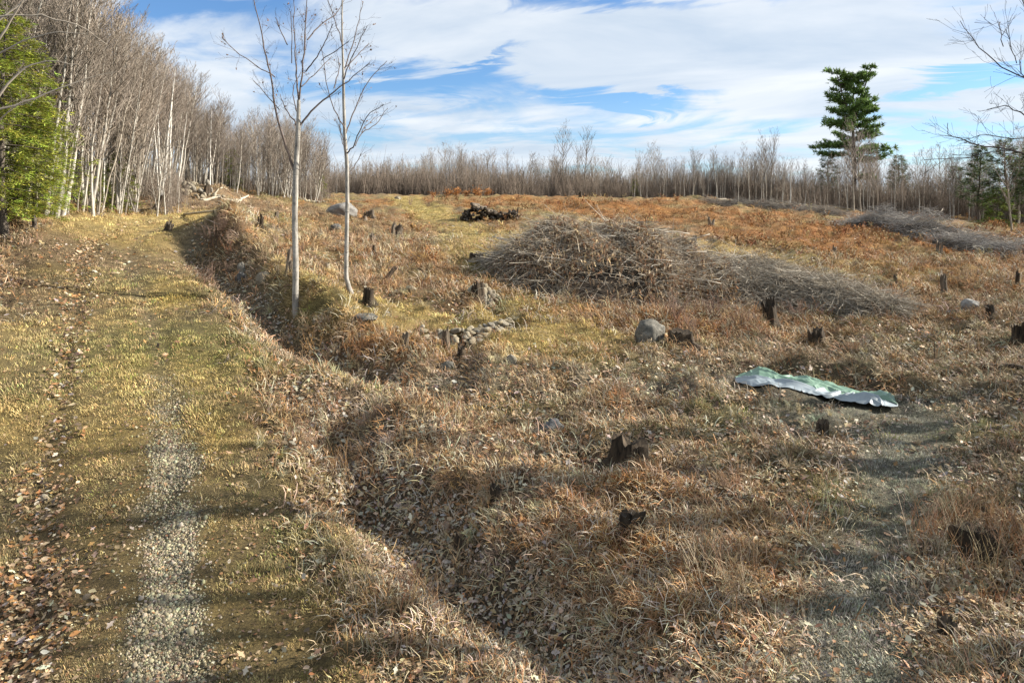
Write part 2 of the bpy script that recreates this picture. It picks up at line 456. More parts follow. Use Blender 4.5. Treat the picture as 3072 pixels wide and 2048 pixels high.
def cover_raw(X, Y):
    """rgb and weight dictionary at world points"""
    global _Z
    if _Z is None:
        _Z = [(hit(px, py), rx, ry, k, w) for (px, py, rx, ry, k, w) in ZONES]
    w = {k: np.zeros(np.shape(X)) for k in KEYS}
    n1 = fbm(X, Y, 0.7, 4, 51)
    n2 = fbm(X, Y, 0.25, 3, 61)
    n3 = fbm(X, Y, 1.7, 3, 71)
    wob = 1 + 1.6 * fbm(X, Y, 0.9, 3, 91)
    hill = sstep(19, 30, Y)
    w['thatch'] += 0.8 - 0.5 * hill
    w['litter'] += np.clip(0.5 + 2.2 * n2, 0, 2)
    w['rust'] += np.clip(0.25 + 2.5 * n1, 0, 2) * (0.6 + 0.5 * hill)
    w['straw'] += np.clip(0.2 + 2.0 * n3, 0, 2) * 0.8
    w['green'] += np.clip(0.12 + 2.2 * n2 - 1.6 * n1, 0, 1.2)
    w['earth'] += np.clip(0.05 - 3.2 * n3, 0, 1.4) * (1.0 - .5 * hill)
    dd, _ = polydist(X, Y, DRIVE)
    dm = 1 - sstep(2.2, 4.0, dd + 1.6 * n1)
    for k in KEYS:
        w[k] *= 1 - 0.85 * dm
    w['straw'] += dm * (1.25 + 2.2 * n1)
    w['green'] += dm * (0.45 - 2.0 * n1 + 1.0 * n3)
    w['thatch'] += dm * np.clip(1.0 - 2.5 * n1 + 1.5 * n2, .2, 2)
    w['earth'] += dm * np.clip(-.15 + 2.2 * n3, 0, 1)
    w['moss'] += dm * np.clip(-0.15 + 2.6 * n2, 0, 1)
    nd = dm * sstep(15.5, 11.5, Y)
    w['litter'] += nd * np.clip(.75 + 3.0 * n3, 0, 2)
    w['earth'] += nd * np.clip(.55 - 3.0 * n3 + 1.5 * n1, 0, 1.6)
    w['ash'] += nd * np.clip(.35 + 2.0 * n2, 0, 1)
    pd, _ = polydist(X, Y, PATH)
    pm = 1 - sstep(0.9, 2.6, pd + n1 * 2)
    w['straw'] += pm * 1.0
    w['green'] += pm * (1.1 + 2 * n1)
    dl, _ = polydist(X, Y, RUT_L)
    rm = np.exp(-(dl / np.clip(0.32 + 0.5 * n3, .12, .6)) ** 2) * np.clip(.65 + 1.6 * n1, .15, 1)
    w['litter'] += rm * 1.5
    w['earth'] += rm * 0.8
    dr, _ = polydist(X, Y, RUT_R)
    gm = np.exp(-(dr / (0.40 + 0.5 * n3)) ** 3) * sstep(17.0, 11.0, Y) * np.clip(0.95 + 2.6 * n3, 0.3, 1)
    em = np.exp(-(dr / 0.26) ** 2) * sstep(13, 16, Y)
    w['litter'] += em * 0.9
    w['ash'] += em * 1.3
    w['earth'] += em * 0.4
    w['gravel'] += gm * 6
    da, _ = polydist(X, Y, DITCH_A)
    db, _ = polydist(X, Y, DITCH_B)
    ditch = np.exp(-(da / 0.75) ** 2) + np.exp(-(db / 0.7) ** 2)
    w['leafgrey'] += ditch * 3
    w['litter'] += np.exp(-(np.minimum(da, db) / 1.4) ** 2) * 1.5
    td, _ = polydist(X, Y, TRAIL)
    w['ash'] += np.exp(-(td / 0.62) ** 2) * 4.0
    for (c, rx, ry, k, s) in _Z:
        w[k] = w[k] + s * np.exp(-((((X - c.x) / rx) ** 2 + ((Y - c.y) / ry) ** 2) * wob))
    for k in KEYS:
        w[k] = np.maximum(w[k], 0) ** 1.8
    tot = sum(w[k] for k in KEYS) + 1e-6
    rgb = np.zeros(np.shape(X) + (3,))
    for k in KEYS:
        w[k] = np.maximum(w[k], 0) / tot
        rgb += w[k][..., None] * np.array(PAL[k])
    return rgb, w


_rgb, _wd = cover_raw(_UU * _DD, _DD)
GW = np.stack([_wd[k] for k in KEYS], -1)


def cover(X, Y):
    g = _lookup(GW, X, Y)
    return g @ np.array([PAL[k] for k in KEYS]), {k: g[..., i] for i, k in enumerate(KEYS)}


# ------------------------------------------------------------------ mesh building
def np_mesh(name, V, F, mats=(), col=None, smooth=False, midx=None):
    """F: list of index arrays (n,3) or (n,4)"""
    me = bpy.data.meshes.new(name)
    V = np.asarray(V, np.float32)
    F = [np.asarray(f, np.int32) for f in F if len(f)]
    nl = sum(f.size for f in F)
    npoly = sum(len(f) for f in F)
    me.vertices.add(len(V))
    me.vertices.foreach_set('co', V.ravel())
    me.loops.add(nl)
    me.polygons.add(npoly)
    me.loops.foreach_set('vertex_index', np.concatenate([f.ravel() for f in F]))
    st, k = [], 0
    for f in F:
        st.append(k + np.arange(len(f)) * f.shape[1])
        k += f.size
    me.polygons.foreach_set('loop_start', np.concatenate(st).astype(np.int32))
    if smooth:
        me.polygons.foreach_set('use_smooth', np.ones(npoly, bool))
    if midx is not None:
        me.polygons.foreach_set('material_index', np.asarray(midx, np.int32))
    if col is not None:
        a = me.attributes.new('col', 'FLOAT_COLOR', 'POINT')
        c4 = np.ones((len(V), 4), np.float32)
        c4[:, :3] = col
        a.data.foreach_set('color', c4.ravel())
    me.update(calc_edges=True)
    me.validate()
    for m in mats:
        me.materials.append(m)
    return me


class MB:
    """collects shapes for one mesh"""
    def __init__(self):
        self.v, self.t, self.q, self.c, self.n = [], [], [], [], 0

    def add(self, V, tris=None, quads=None, col=(1, 1, 1)):
        V = np.asarray(V, float)
        self.v.append(V)
        self.c.append(np.broadcast_to(np.asarray(col, float), (len(V), 3)))
        if tris is not None and len(tris):
            self.t.append(np.asarray(tris) + self.n)
        if quads is not None and len(quads):
            self.q.append(np.asarray(quads) + self.n)
        self.n += len(V)

    def tube(self, P, rad, sides=3, col=(1, 1, 1), cap=False):
        P = np.asarray(P, float)
        k = len(P)
        rad = np.broadcast_to(np.asarray(rad, float), (k,))
        T = np.gradient(P, axis=0)
        T /= np.linalg.norm(T, axis=1)[:, None] + 1e-9
        ref = np.array([0, 0, 1.0]) if abs(T[:, 2]).mean() < 0.8 else np.array([1.0, 0, 0])
        A = np.cross(T, ref)
        A /= np.linalg.norm(A, axis=1)[:, None] + 1e-9
        B = np.cross(T, A)
        an = np.arange(sides) * 2 * math.pi / sides
        ring = P[:, None] + rad[:, None, None] * (np.cos(an)[None, :, None] * A[:, None] + np.sin(an)[None, :, None] * B[:, None])
        i = np.arange(k - 1)[:, None] * sides
        j = np.arange(sides)[None]
        j2 = (j + 1) % sides
        q = np.stack([i + j, i + j2, i + sides + j2, i + sides + j], -1).reshape(-1, 4)
        V = ring.reshape(-1, 3)
        tr = None
        if cap:
            V = np.concatenate([V, P[-1:], P[:1]])
            b = (k - 1) * sides
            jj = np.arange(sides)
            tr = np.concatenate([np.stack([b + jj, b + (jj + 1) % sides, np.full(sides, k * sides)], 1),
                                 np.stack([(jj + 1) % sides, jj, np.full(sides, k * sides + 1)], 1)])
        self.add(V, tr, q, col)

    def mesh(self, name, mats=(), smooth=False, color=True):
        F = []
        if self.q:
            F.append(np.concatenate(self.q))
        if self.t:
            F.append(np.concatenate(self.t))
        return np_mesh(name, np.concatenate(self.v), F, mats, np.concatenate(self.c) if color else None, smooth)


def link(o, parent=None):
    SC.collection.objects.link(o)
    if parent is not None:
        o.parent = parent
    return o


def obj(name, me, parent=None, loc=None, rot=None, scl=None):
    o = link(bpy.data.objects.new(name, me), parent)
    if loc is not None:
        o.location = loc
    if rot is not None:
        o.rotation_euler = rot
    if scl is not None:
        o.scale = scl if hasattr(scl, '__len__') else (scl,) * 3
    return o


def tag(o, label, cat, group=None, kind=None):
    o['label'] = label
    o['category'] = cat
    if group:
        o['group'] = group
    if kind:
        o['kind'] = kind
    return o


# ------------------------------------------------------------------ materials
def new_mat(name):
    m = bpy.data.materials.new(name)
    m.use_nodes = True
    nt = m.node_tree
    nt.nodes.clear()
    out = N(nt, 'ShaderNodeOutputMaterial')
    p = N(nt, 'ShaderNodeBsdfPrincipled')
    p.inputs['Roughness'].default_value = 0.9
    p.inputs['Specular IOR Level'].default_value = 0.15
    nt.links.new(p.outputs[0], out.inputs[0])
    return m, nt, p, out


def bump(nt, p, h, strength, dist=0.02):
    b = N(nt, 'ShaderNodeBump')
    b.inputs['Strength'].default_value = strength
    b.inputs['Distance'].default_value = dist
    nt.links.new(h, b.inputs['Height'])
    nt.links.new(b.outputs[0], p.inputs['Normal'])


def ground_mat():
    m, nt, p, out = new_mat('ground_cover')
    at = N(nt, 'ShaderNodeAttribute', attribute_name='col')
    geo = N(nt, 'ShaderNodeNewGeometry')
    pos = geo.outputs['Position']
    fine = noise(nt, pos, 26, 6, 0.7)
    mid = noise(nt, pos, 4.0, 5, 0.65)
    v = ramp(nt, fine, [(0.28, (0.25, 0.23, 0.21)), (0.5, (0.85, 0.85, 0.85)), (0.72, (1.7, 1.65, 1.5))])
    c = mix(nt, 1.0, at.outputs['Color'], v, 'MULTIPLY')
    v2 = ramp(nt, mid, [(0.3, (0.6, 0.6, 0.62)), (0.6, (1.1, 1.08, 1.0))])
    c = mix(nt, 1.0, c, v2, 'MULTIPLY')
    nt.links.new(c, p.inputs['Base Color'])
    bump(nt, p, fine, 0.8, 0.05)
    return m


def foliage_mat(name, instancer, transl=0.0, rough=0.8, spec=0.1):
    m, nt, p, out = new_mat(name)
    at = N(nt, 'ShaderNodeAttribute', attribute_name='col')
    if instancer:
        at.attribute_type = 'INSTANCER'
    nt.links.new(at.outputs['Color'], p.inputs['Base Color'])
    p.inputs['Roughness'].default_value = rough
    p.inputs['Specular IOR Level'].default_value = spec
    if transl:
        tr = N(nt, 'ShaderNodeBsdfTranslucent')
        nt.links.new(at.outputs['Color'], tr.inputs[0])
        mx = N(nt, 'ShaderNodeMixShader')
        mx.inputs[0].default_value = transl
        nt.links.new(p.outputs[0], mx.inputs[1])
        nt.links.new(tr.outputs[0], mx.inputs[2])
        nt.links.new(mx.outputs[0], out.inputs[0])
    return m


def bark_mat(name, dark, light, scale=9.0, stretch=(1, 1, 0.25), vary=0.35, spots=None):
    m, nt, p, out = new_mat(name)
    tc = N(nt, 'ShaderNodeTexCoord')
    mp = N(nt, 'ShaderNodeMapping')
    mp.inputs['Scale'].default_value = stretch
    nt.links.new(tc.outputs['Object'], mp.inputs[0])
    n = noise(nt, mp.outputs[0], scale, 6, 0.65, 0.3)
    c = ramp(nt, n, [(0.33, dark), (0.62, light)])
    oi = N(nt, 'ShaderNodeObjectInfo')
    k = mathn(nt, 'ADD', mathn(nt, 'MULTIPLY', oi.outputs['Random'], vary), 1 - vary * 0.6)
    cm = N(nt, 'ShaderNodeCombineColor')
    for i in range(3):
        nt.links.new(k, cm.inputs[i])
    c = mix(nt, 1.0, c, cm.outputs[0], 'MULTIPLY')
    if spots:
        mp2 = N(nt, 'ShaderNodeMapping')
        mp2.inputs['Scale'].default_value = (1.5, 1.5, 9)
        nt.links.new(tc.outputs['Object'], mp2.inputs[0])
        s = noise(nt, mp2.outputs[0], 3.0, 4, 0.7)
        f = ramp(nt, s, [(0.60, (0, 0, 0)), (0.68, (1, 1, 1))])
        c = mix(nt, f, c, spots)
    nt.links.new(c, p.inputs['Base Color'])
    bump(nt, p, n, 0.5, 0.02)
    return m


def rock_mat(name, a, b, c_, scale=5.0):
    m, nt, p, out = new_mat(name)
    tc = N(nt, 'ShaderNodeTexCoord')
    oi = N(nt, 'ShaderNodeObjectInfo')
    ad = N(nt, 'ShaderNodeVectorMath', operation='ADD')
    nt.links.new(tc.outputs['Object'], ad.inputs[0])
    nt.links.new(oi.outputs['Location'], ad.inputs[1])
    n = noise(nt, ad.outputs[0], scale, 7, 0.7)
    n2 = noise(nt, ad.outputs[0], scale * 6, 4, 0.7)
    c = ramp(nt, n, [(0.3, a), (0.52, b), (0.7, c_)])
    c = mix(nt, 0.6, c, ramp(nt, n2, [(0.3, (0.45, 0.45, 0.45)), (0.65, (1.2, 1.2, 1.2))]), 'MULTIPLY')
    tint = ramp(nt, oi.outputs['Random'], [(0, (0.75, 0.74, 0.75)), (0.35, (1.0, 0.93, 0.78)), (0.7, (1.12, 1.08, 1.0)), (1, (0.85, 0.88, 0.95))])
    c = mix(nt, 1.0, c, tint, 'MULTIPLY')
    nt.links.new(c, p.inputs['Base Color'])
    bump(nt, p, n2, 0.6, 0.03)
    return m


M_GROUND = ground_mat()
M_PLANT_I = foliage_mat('dry_plant_scattered', True)
M_PLANT = foliage_mat('dry_plant', False, 0.2)
M_LEAF_I = foliage_mat('fallen_leaf', True, 0.15, 0.55, 0.3)
M_NEEDLE = foliage_mat('evergreen_needles', False, 0.25, 0.6, 0.2)
M_TWIG = foliage_mat('twigs', False, 0.0, 0.9, 0.05)
M_GRAVEL = foliage_mat('gravel_stone', True, 0.0, 0.9, 0.2)
M_BARK_GREY = bark_mat('grey_bark', (0.14, 0.12, 0.095), (0.38, 0.335, 0.27), 8, (1, 1, 0.15), 0.6)
M_BARK_PALE = bark_mat('pale_birch_bark', (0.26, 0.235, 0.195), (0.50, 0.47, 0.41), 6, (1, 1, 0.5), 0.3, (0.10, 0.09, 0.08))
M_BARK_WHITE = bark_mat('white_birch_bark', (0.40, 0.375, 0.33), (0.68, 0.65, 0.59), 6, (1, 1, 0.5), 0.2, (0.12, 0.10, 0.09))
M_BARK_YOUNG = bark_mat('young_birch_bark', (0.13, 0.12, 0.105), (0.36, 0.335, 0.295), 7, (1, 1, 0.35), 0.1, (0.07, 0.06, 0.055))
M_BARK_DARK = bark_mat('dark_bark', (0.05, 0.042, 0.035), (0.15, 0.125, 0.10), 9, (1, 1, 0.2), 0.3)
M_WOOD = bark_mat('weathered_wood', (0.03, 0.024, 0.018), (0.20, 0.16, 0.12), 16, (1, 1, 0.14), 0.5)
M_WOOD_PALE = bark_mat('pale_cut_wood', (0.28, 0.23, 0.16), (0.58, 0.51, 0.40), 10, (1, 1, 0.4), 0.4)
M_WOOD_DARK = bark_mat('rotten_wood', (0.008, 0.007, 0.006), (0.075, 0.056, 0.038), 15, (1, 1, 0.15), 0.4)
M_ROCK = rock_mat('grey_granite', (0.05, 0.052, 0.05), (0.125, 0.125, 0.122), (0.24, 0.235, 0.225), 3.0)
M_ROCK_PALE = rock_mat('pale_granite', (0.16, 0.155, 0.14), (0.27, 0.26, 0.24), (0.36, 0.35, 0.32), 3.0)
M_FIELD = rock_mat('field_stone', (0.12, 0.105, 0.085), (0.28, 0.25, 0.195), (0.43, 0.39, 0.315), 7)


# ------------------------------------------------------------------ the ground
def build_ground():
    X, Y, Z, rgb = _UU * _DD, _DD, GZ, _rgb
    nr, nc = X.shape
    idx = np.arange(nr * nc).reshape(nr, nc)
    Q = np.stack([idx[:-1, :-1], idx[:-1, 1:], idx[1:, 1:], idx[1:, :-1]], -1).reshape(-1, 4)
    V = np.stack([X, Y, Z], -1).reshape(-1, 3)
    C = (rgb * (0.44 + 0.44 * sstep(18, 45, Y))[..., None]).reshape(-1, 3)  # near ground colour darkened: darker soil plus painted shade of gaps between tufts
    cx = V[Q].mean(1)
    dd, _ = polydist(cx[:, 0], cx[:, 1], DRIVE)
    pd, _ = polydist(cx[:, 0], cx[:, 1], PATH)
    zone = np.zeros(len(Q), int)
    zone[pd < 1.5] = 2
    zone[dd < 2.3] = 1
    for k, nm in ((0, 'ground'), (1, 'drive'), (2, 'path')):
        q = Q[zone == k]
        used, inv = np.unique(q, return_inverse=True)
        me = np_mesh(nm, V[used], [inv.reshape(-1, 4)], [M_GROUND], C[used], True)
        o = obj(nm, me)
        o['kind'] = 'structure'


build_ground()

# ------------------------------------------------------------------ scattered ground cover
STASH = {}


def proto(me):
    return bpy.data.objects.new(me.name, me)


def clear_of_tarp(P):
    a, b = hit(2205, 1160), hit(2690, 1213)
    t = ((P[:, 0] - a.x) * (b.x - a.x) + (P[:, 1] - a.y) * (b.y - a.y)) / ((b.x - a.x) ** 2 + (b.y - a.y) ** 2)
    d = (P[:, 1] - a.y) - t * (b.y - a.y)
    return ~((t > -.02) & (t < 1.02) & (d > -.6) & (d < .8))


def scatter(name, label, cat, protos, P, E, S, col, idx=None):
    P, E, S, col = np.asarray(P), np.asarray(E), np.asarray(S), np.asarray(col)
    k = clear_of_tarp(P) & ~(polydist(P[:, 0], P[:, 1], [(q[0], q[1] - .5) for q in WALL[1:6]])[0] < .5)
    P, E, S, col = P[k], E[k], S[k], col[k]
    if idx is not None:
        idx = np.asarray(idx)[k]
    if name in ('dead_grass', 'straw', 'fallen_leaves', 'tussocks', 'weed_stalks'):
        td = polydist(P[:, 0], P[:, 1], TRAIL)[0] + .7 * fbm(P[:, 0], P[:, 1], 1.4, 3, 477)
        k = RNG.uniform(size=len(P)) < .12 + .88 * sstep(.25, .75, td)
        P, E, S, col = P[k], E[k], S[k], col[k]
    n = len(P)
    me = bpy.data.meshes.new(name)
    me.vertices.add(n)
    me.vertices.foreach_set('co', np.asarray(P, np.float32).ravel())
    a = me.attributes.new('rot', 'FLOAT_VECTOR', 'POINT')
    a.data.foreach_set('vector', np.asarray(E, np.float32).ravel())
    a = me.attributes.new('scl', 'FLOAT', 'POINT')
    a.data.foreach_set('value', np.asarray(S, np.float32).ravel())
    a = me.attributes.new('idx', 'INT', 'POINT')
    a.data.foreach_set('value', np.asarray(RNG.integers(0, len(protos), n) if idx is None else idx, np.int32))
    a = me.attributes.new('col', 'FLOAT_COLOR', 'POINT')
    c4 = np.ones((n, 4), np.float32)
    c4[:, :3] = col
    a.data.foreach_set('color', c4.ravel())
    ng = bpy.data.node_groups.new(name, 'GeometryNodeTree')
    ng.interface.new_socket('Geometry', in_out='INPUT', socket_type='NodeSocketGeometry')
    ng.interface.new_socket('Geometry', in_out='OUTPUT', socket_type='NodeSocketGeometry')
    gi = ng.nodes.new('NodeGroupInput')
    go = ng.nodes.new('NodeGroupOutput')
    iop = ng.nodes.new('GeometryNodeInstanceOnPoints')
    jn = ng.nodes.new('GeometryNodeJoinGeometry')
    for ob in protos:
        oi = ng.nodes.new('GeometryNodeObjectInfo')
        oi.inputs['Object'].default_value = ob
        oi.inputs['As Instance'].default_value = True
        ng.links.new(oi.outputs['Geometry'], jn.inputs[0])

    def na(nm, t):
        q = ng.nodes.new('GeometryNodeInputNamedAttribute')
        q.data_type = t
        q.inputs['Name'].default_value = nm
        return next(s for s in q.outputs if s.enabled and s.name == 'Attribute')
    ng.links.new(gi.outputs[0], iop.inputs['Points'])
    ng.links.new(jn.outputs[0], iop.inputs['Instance'])
    iop.inputs['Pick Instance'].default_value = True
    ng.links.new(na('idx', 'INT'), iop.inputs['Instance Index'])
    ng.links.new(na('rot', 'FLOAT_VECTOR'), iop.inputs['Rotation'])
    ng.links.new(na('scl', 'FLOAT'), iop.inputs['Scale'])
    ng.links.new(iop.outputs[0], go.inputs[0])
    o = obj(name, me)
    md = o.modifiers.new('scatter', 'NODES')
    md.node_group = ng
    return tag(o, label, cat, kind='stuff')


def sample_ground(n, dmin=5.0, dmax=75.0, ur=0.92):
    """points whose density falls off with distance as seen detail does"""
    u = RNG.uniform(-ur, ur, n)
    D = np.exp(RNG.uniform(math.log(dmin), math.log(dmax), n))
    X, Y = u * D, D
    return X, Y


def slope_euler(X, Y, spin, tilt=0.0):
    e = 0.06
    zx = (ground_h(X + e, Y) - ground_h(X - e, Y)) / (2 * e)
    zy = (ground_h(X, Y + e) - ground_h(X, Y - e)) / (2 * e)
    zx = zx + RNG.normal(0, tilt, len(X))
    zy = zy + RNG.normal(0, tilt, len(X))
    nrm = np.stack([-zx, -zy, np.ones_like(zx)], 1)
    nrm /= np.linalg.norm(nrm, axis=1)[:, None]
    t = np.stack([np.cos(spin), np.sin(spin), np.zeros_like(spin)], 1)
    t -= (t * nrm).sum(1)[:, None] * nrm
    t /= np.linalg.norm(t, axis=1)[:, None]
    b = np.cross(nrm, t)
    # columns t, b, n -> XYZ euler
    ry = np.arcsin(np.clip(-t[:, 2], -1, 1))
    rx = np.arctan2(b[:, 2], nrm[:, 2])
    rz = np.arctan2(t[:, 1], t[:, 0])
    return np.stack([rx, ry, rz], 1)


def grass_proto(name, nb, length, spread, width, flop, seed):
    r = np.random.default_rng(seed)
    mb = MB()
    for _ in range(nb):
        a = r.uniform(0, 2 * math.pi)
        rr = spread * math.sqrt(r.uniform())
        p0 = np.array([rr * math.cos(a), rr * math.sin(a), -0.01])
        d = a + r.normal(0, 1.0)
        L = length * r.uniform(0.5, 1.15)
        f = np.clip(r.normal(flop, 0.22), 0.05, 1.5)
        h = np.array([math.cos(d), math.sin(d), 0])
        s = np.array([-math.sin(d), math.cos(d), 0]) * width * r.uniform(0.6, 1.3)
        th = np.array([0.25, 0.75, 1.25]) * f
        pts = [p0]
        for t in th:
            pts.append(pts[-1] + L / 3 * (h * math.sin(min(t, 1.9)) + np.array([0, 0, max(math.cos(t), -0.25)])))
        pts = np.array(pts)
        pts[1:, 2] = np.maximum(pts[1:, 2], 0.008)
        V = np.stack([pts[0] - s, pts[0] + s, pts[1] - s, pts[1] + s, pts[2] - s * .7, pts[2] + s * .7, pts[3]])
        mb.add(V, [[4, 5, 6]], [[0, 1, 3, 2], [2, 3, 5, 4]])
    return proto(mb.mesh(name, [M_PLANT_I], False, False))


def leaf_shape(seed, lobed=True):
    r = np.random.default_rng(seed)
    n = 7
    xs = np.linspace(0, 1, n)
    w = 0.30 * np.sin(np.pi * np.clip(xs, 0.04, 0.97) ** 0.85)
    if lobed:
        w = w * np.array([0.5, 0.9, 0.5, 1.25, 0.6, 1.15, 0.5])
    curl = r.uniform(0.1, 0.35)
    bend = r.uniform(-0.25, 0.35)
    V, T = [], []
    for i in range(n):
        zc = bend * (xs[i] - 0.5) ** 2 + 0.02
        V += [(xs[i] - .5, 0, zc), (xs[i] - .5, w[i], zc + curl * w[i] * r.uniform(0.3, 1.2)), (xs[i] - .5, -w[i], zc + curl * w[i] * r.uniform(0.3, 1.2))]
    Q = []
    for i in range(n - 1):
        a, b = 3 * i, 3 * i + 3
        Q += [[a, b, b + 1, a + 1], [a, a + 2, b + 2, b]]
    return np.array(V), Q


def jit(col, amt, hue=0.06):
    n = len(col)
    k = np.exp(RNG.normal(0, amt, n))[:, None]
    return np.clip(col * k * (1 + RNG.normal(0, hue, (n, 3))), 0.005, 0.9)


def hollow(X, Y):
    e = .55
    return (ground_h(X + e, Y) + ground_h(X - e, Y) + ground_h(X, Y + e) + ground_h(X, Y - e)) / 4 - ground_h(X, Y)


def build_cover():
    short = [grass_proto('short_grass', 17, 0.065, 0.12, 0.0034, 0.8, s) for s in (1, 2, 3)]
    longg = [grass_proto('matted_grass', 16, 0.19, 0.14, 0.0040, 1.65, s) for s in (11, 12, 13)]
    tus = [grass_proto('tussock_grass', 44, 0.34, 0.06, 0.0030, 0.95, s) for s in (21, 22)]
    flat = [grass_proto('lying_straw', 9, 0.34, 0.16, 0.0050, 1.5, s) for s in (31, 32, 33)]
    # --- short turf
    X, Y = sample_ground(130000)
    rgb, w = cover(X, Y)
    dd, _ = polydist(X, Y, DRIVE)
    turf = w['straw'] + w['green'] + w['moss'] * 1.2 + 0.75 * w['ash'] + 0.5 * w['thatch'] + .2 * w['litter']
    keep = RNG.uniform(size=len(X)) < np.clip(turf * 1.3 - w['gravel'] * 2.0 - w['earth'] * 2 - 1.6 * np.clip(fbm(X, Y, 1.5, 3, 451) - .06, 0, 1) * (dd > 3), 0, 1) * np.where(dd < 3.2, np.clip(.72 + 2.6 * fbm(X, Y, 1.8, 3, 461), .12, 1), 0.75)
    X, Y, rgb = X[keep], Y[keep], rgb[keep]
    w = {k: v[keep] for k, v in w.items()}
    col = rgb * 1.15
    g = RNG.uniform(size=len(X)) < 0.15 * w['green'] + 0.01
    col[g] = np.array([0.17, 0.195, 0.05]) * 1.1
    s = RNG.uniform(size=len(X)) < 0.30 * (w['straw'] + w['green'])
    col[s] = np.array([0.44, 0.335, 0.14])
    P = np.stack([X, Y, ground_h(X, Y)], 1)
    E = slope_euler(X, Y, RNG.uniform(0, 6.283, len(X)), 0.1)
    S = RNG.uniform(0.55, 1.25, len(X)) * np.clip(1.05 + 1.3 * fbm(X, Y, 1.2, 3, 431), .6, 1.8) * np.clip((Y / 9) ** 0.42, 0.9, 2.2)
    scatter('turf', 'short dry straw-green grass covering the drive and the mown strips', 'grass', short, P, E, S, jit(col, 0.30))
    # --- long matted dead grass and bracken
    X, Y = sample_ground(70000)
    rgb, w = cover(X, Y)
    dd, _ = polydist(X, Y, DRIVE)
    clump = fbm(X, Y, 1.1, 3, 141)
    wd, _ = polydist(X, Y, WALL)
    den = np.clip(w['rust'] * 1.35 + w['thatch'] * 0.25 + 2.6 * clump - 0.22 - 5.0 * hollow(X, Y) + 0.3 * sstep(18, 34, Y) - w['ash'] * .9, 0.01, 0.85) * (0.12 + 0.88 * sstep(.5, 1.3, wd))
    td, _ = polydist(X, Y, TRAIL)
    da, _ = polydist(X, Y, DITCH_A)
    den *= sstep(1.9, 3.3, dd) * (0.25 + 0.75 * sstep(0.2, 0.8, td)) * (0.2 + 0.8 * sstep(0.25, 0.8, da))
    pd, _ = polydist(X, Y, PATH)
    den *= sstep(0.5, 1.8, pd)
    keep = RNG.uniform(size=len(X)) < den
    X, Y, rgb = X[keep], Y[keep], rgb[keep]
    w = {k: v[keep] for k, v in w.items()}
    col = rgb * 1.15
    q = RNG.uniform(size=len(X))
    col[q < 0.16 * (1 - 1.4 * np.clip(w['rust'], 0, .6))] = np.array([0.36, 0.285, 0.165])
    m = (q > 0.66) & (q < 0.66 + 0.34 * np.clip(w['rust'] * 2, 0, 1))
    col[m] = np.array([0.34, 0.175, 0.07])
    col[(q > 0.54) & (q < 0.66)] = np.array([0.16, 0.11, 0.07])
    P = np.stack([X, Y, ground_h(X, Y)], 1)
    E = slope_euler(X, Y, RNG.uniform(0, 6.283, len(X)), 0.12)
    S = RNG.uniform(0.55, 1.25, len(X)) * np.clip((Y / 11) ** 0.5, 0.8, 2.2)
    scatter('dead_grass', 'long matted brown grass and dead bracken over the rough ground', 'grass', longg, P, E, S, jit(col * .92, 0.40))
    # --- lying straws
    X, Y = sample_ground(36000, 5, 40)
    rgb, w = cover(X, Y)
    dd, _ = polydist(X, Y, DRIVE)
    keep = RNG.uniform(size=len(X)) < np.clip(0.1 + w['rust'] * 1.2 + w['thatch'] * .6 + w['litter'] * .4, 0, 1) * sstep(1.9, 3.4, dd)
    X, Y = X[keep], Y[keep]
    P = np.stack([X, Y, ground_h(X, Y) + 0.015], 1)
    E = slope_euler(X, Y, RNG.normal(2.4, 1.0, len(X)), 0.15)
    pal = np.array([(0.33, 0.215, 0.115), (0.42, 0.33, 0.21), (0.27, 0.15, 0.07), (0.39, 0.345, 0.26), (0.17, 0.12, 0.08)])
    scatter('straw', 'loose dead straw and bracken stems lying over the bank', 'straw', flat, P, E, RNG.uniform(0.6, 1.3, len(X)) * np.clip((Y / 11) ** .5, .85, 2), jit(pal[RNG.integers(0, 5, len(X))], 0.25))
    # --- tussocks
    X, Y = sample_ground(5200, 5, 45)
    rgb, w = cover(X, Y)
    dd, _ = polydist(X, Y, DRIVE)
    keep = (fbm(X, Y, 0.9, 3, 171) > -0.02) & (RNG.uniform(size=len(X)) < np.clip(0.2 + w['ash'] + w['thatch'] + .5 * w['rust'], 0, 1) * sstep(2.0, 3.4, dd))
    X, Y, rgb = X[keep], Y[keep], rgb[keep]
    sx, sy = [], []
    for (x0, y0, rd) in STUMPS:
        if y0 < 32:
            for _ in range(int(5 + 7 * rd)):
                an = RNG.uniform(0, 6.28)
                q = rd * RNG.uniform(1.0, 1.7)
                sx.append(x0 + q * math.cos(an))
                sy.append(y0 + q * math.sin(an))
    X, Y = np.concatenate([X, sx]), np.concatenate([Y, sy])
    rgb, w = cover(X, Y)
    col = np.where((RNG.uniform(size=len(X)) < 0.55)[:, None], np.array([[0.40, 0.345, 0.21]]), rgb * 1.25)
    P = np.stack([X, Y, ground_h(X, Y) - 0.01], 1)
    E = slope_euler(X, Y, RNG.uniform(0, 6.283, len(X)), 0.1)
    scatter('tussocks', 'pale arching grass tussocks dotted over the rough ground', 'grass', tus, P, E, RNG.uniform(0.45, 0.95, len(X)) * np.clip((Y / 11) ** .4, .8, 1.6), jit(col, 0.2))
    # --- fallen leaves
    LM = []
    BX, BY = sample_ground(60000, 5, 24)
    bd, _ = polydist(BX, BY, DRIVE)
    bk = (bd < 4.5) & (RNG.uniform(size=len(BX)) < np.clip(.55 + 2.2 * fbm(BX, BY, 1.1, 3, 483), .05, 1))
    BX, BY = BX[bk], BY[bk]
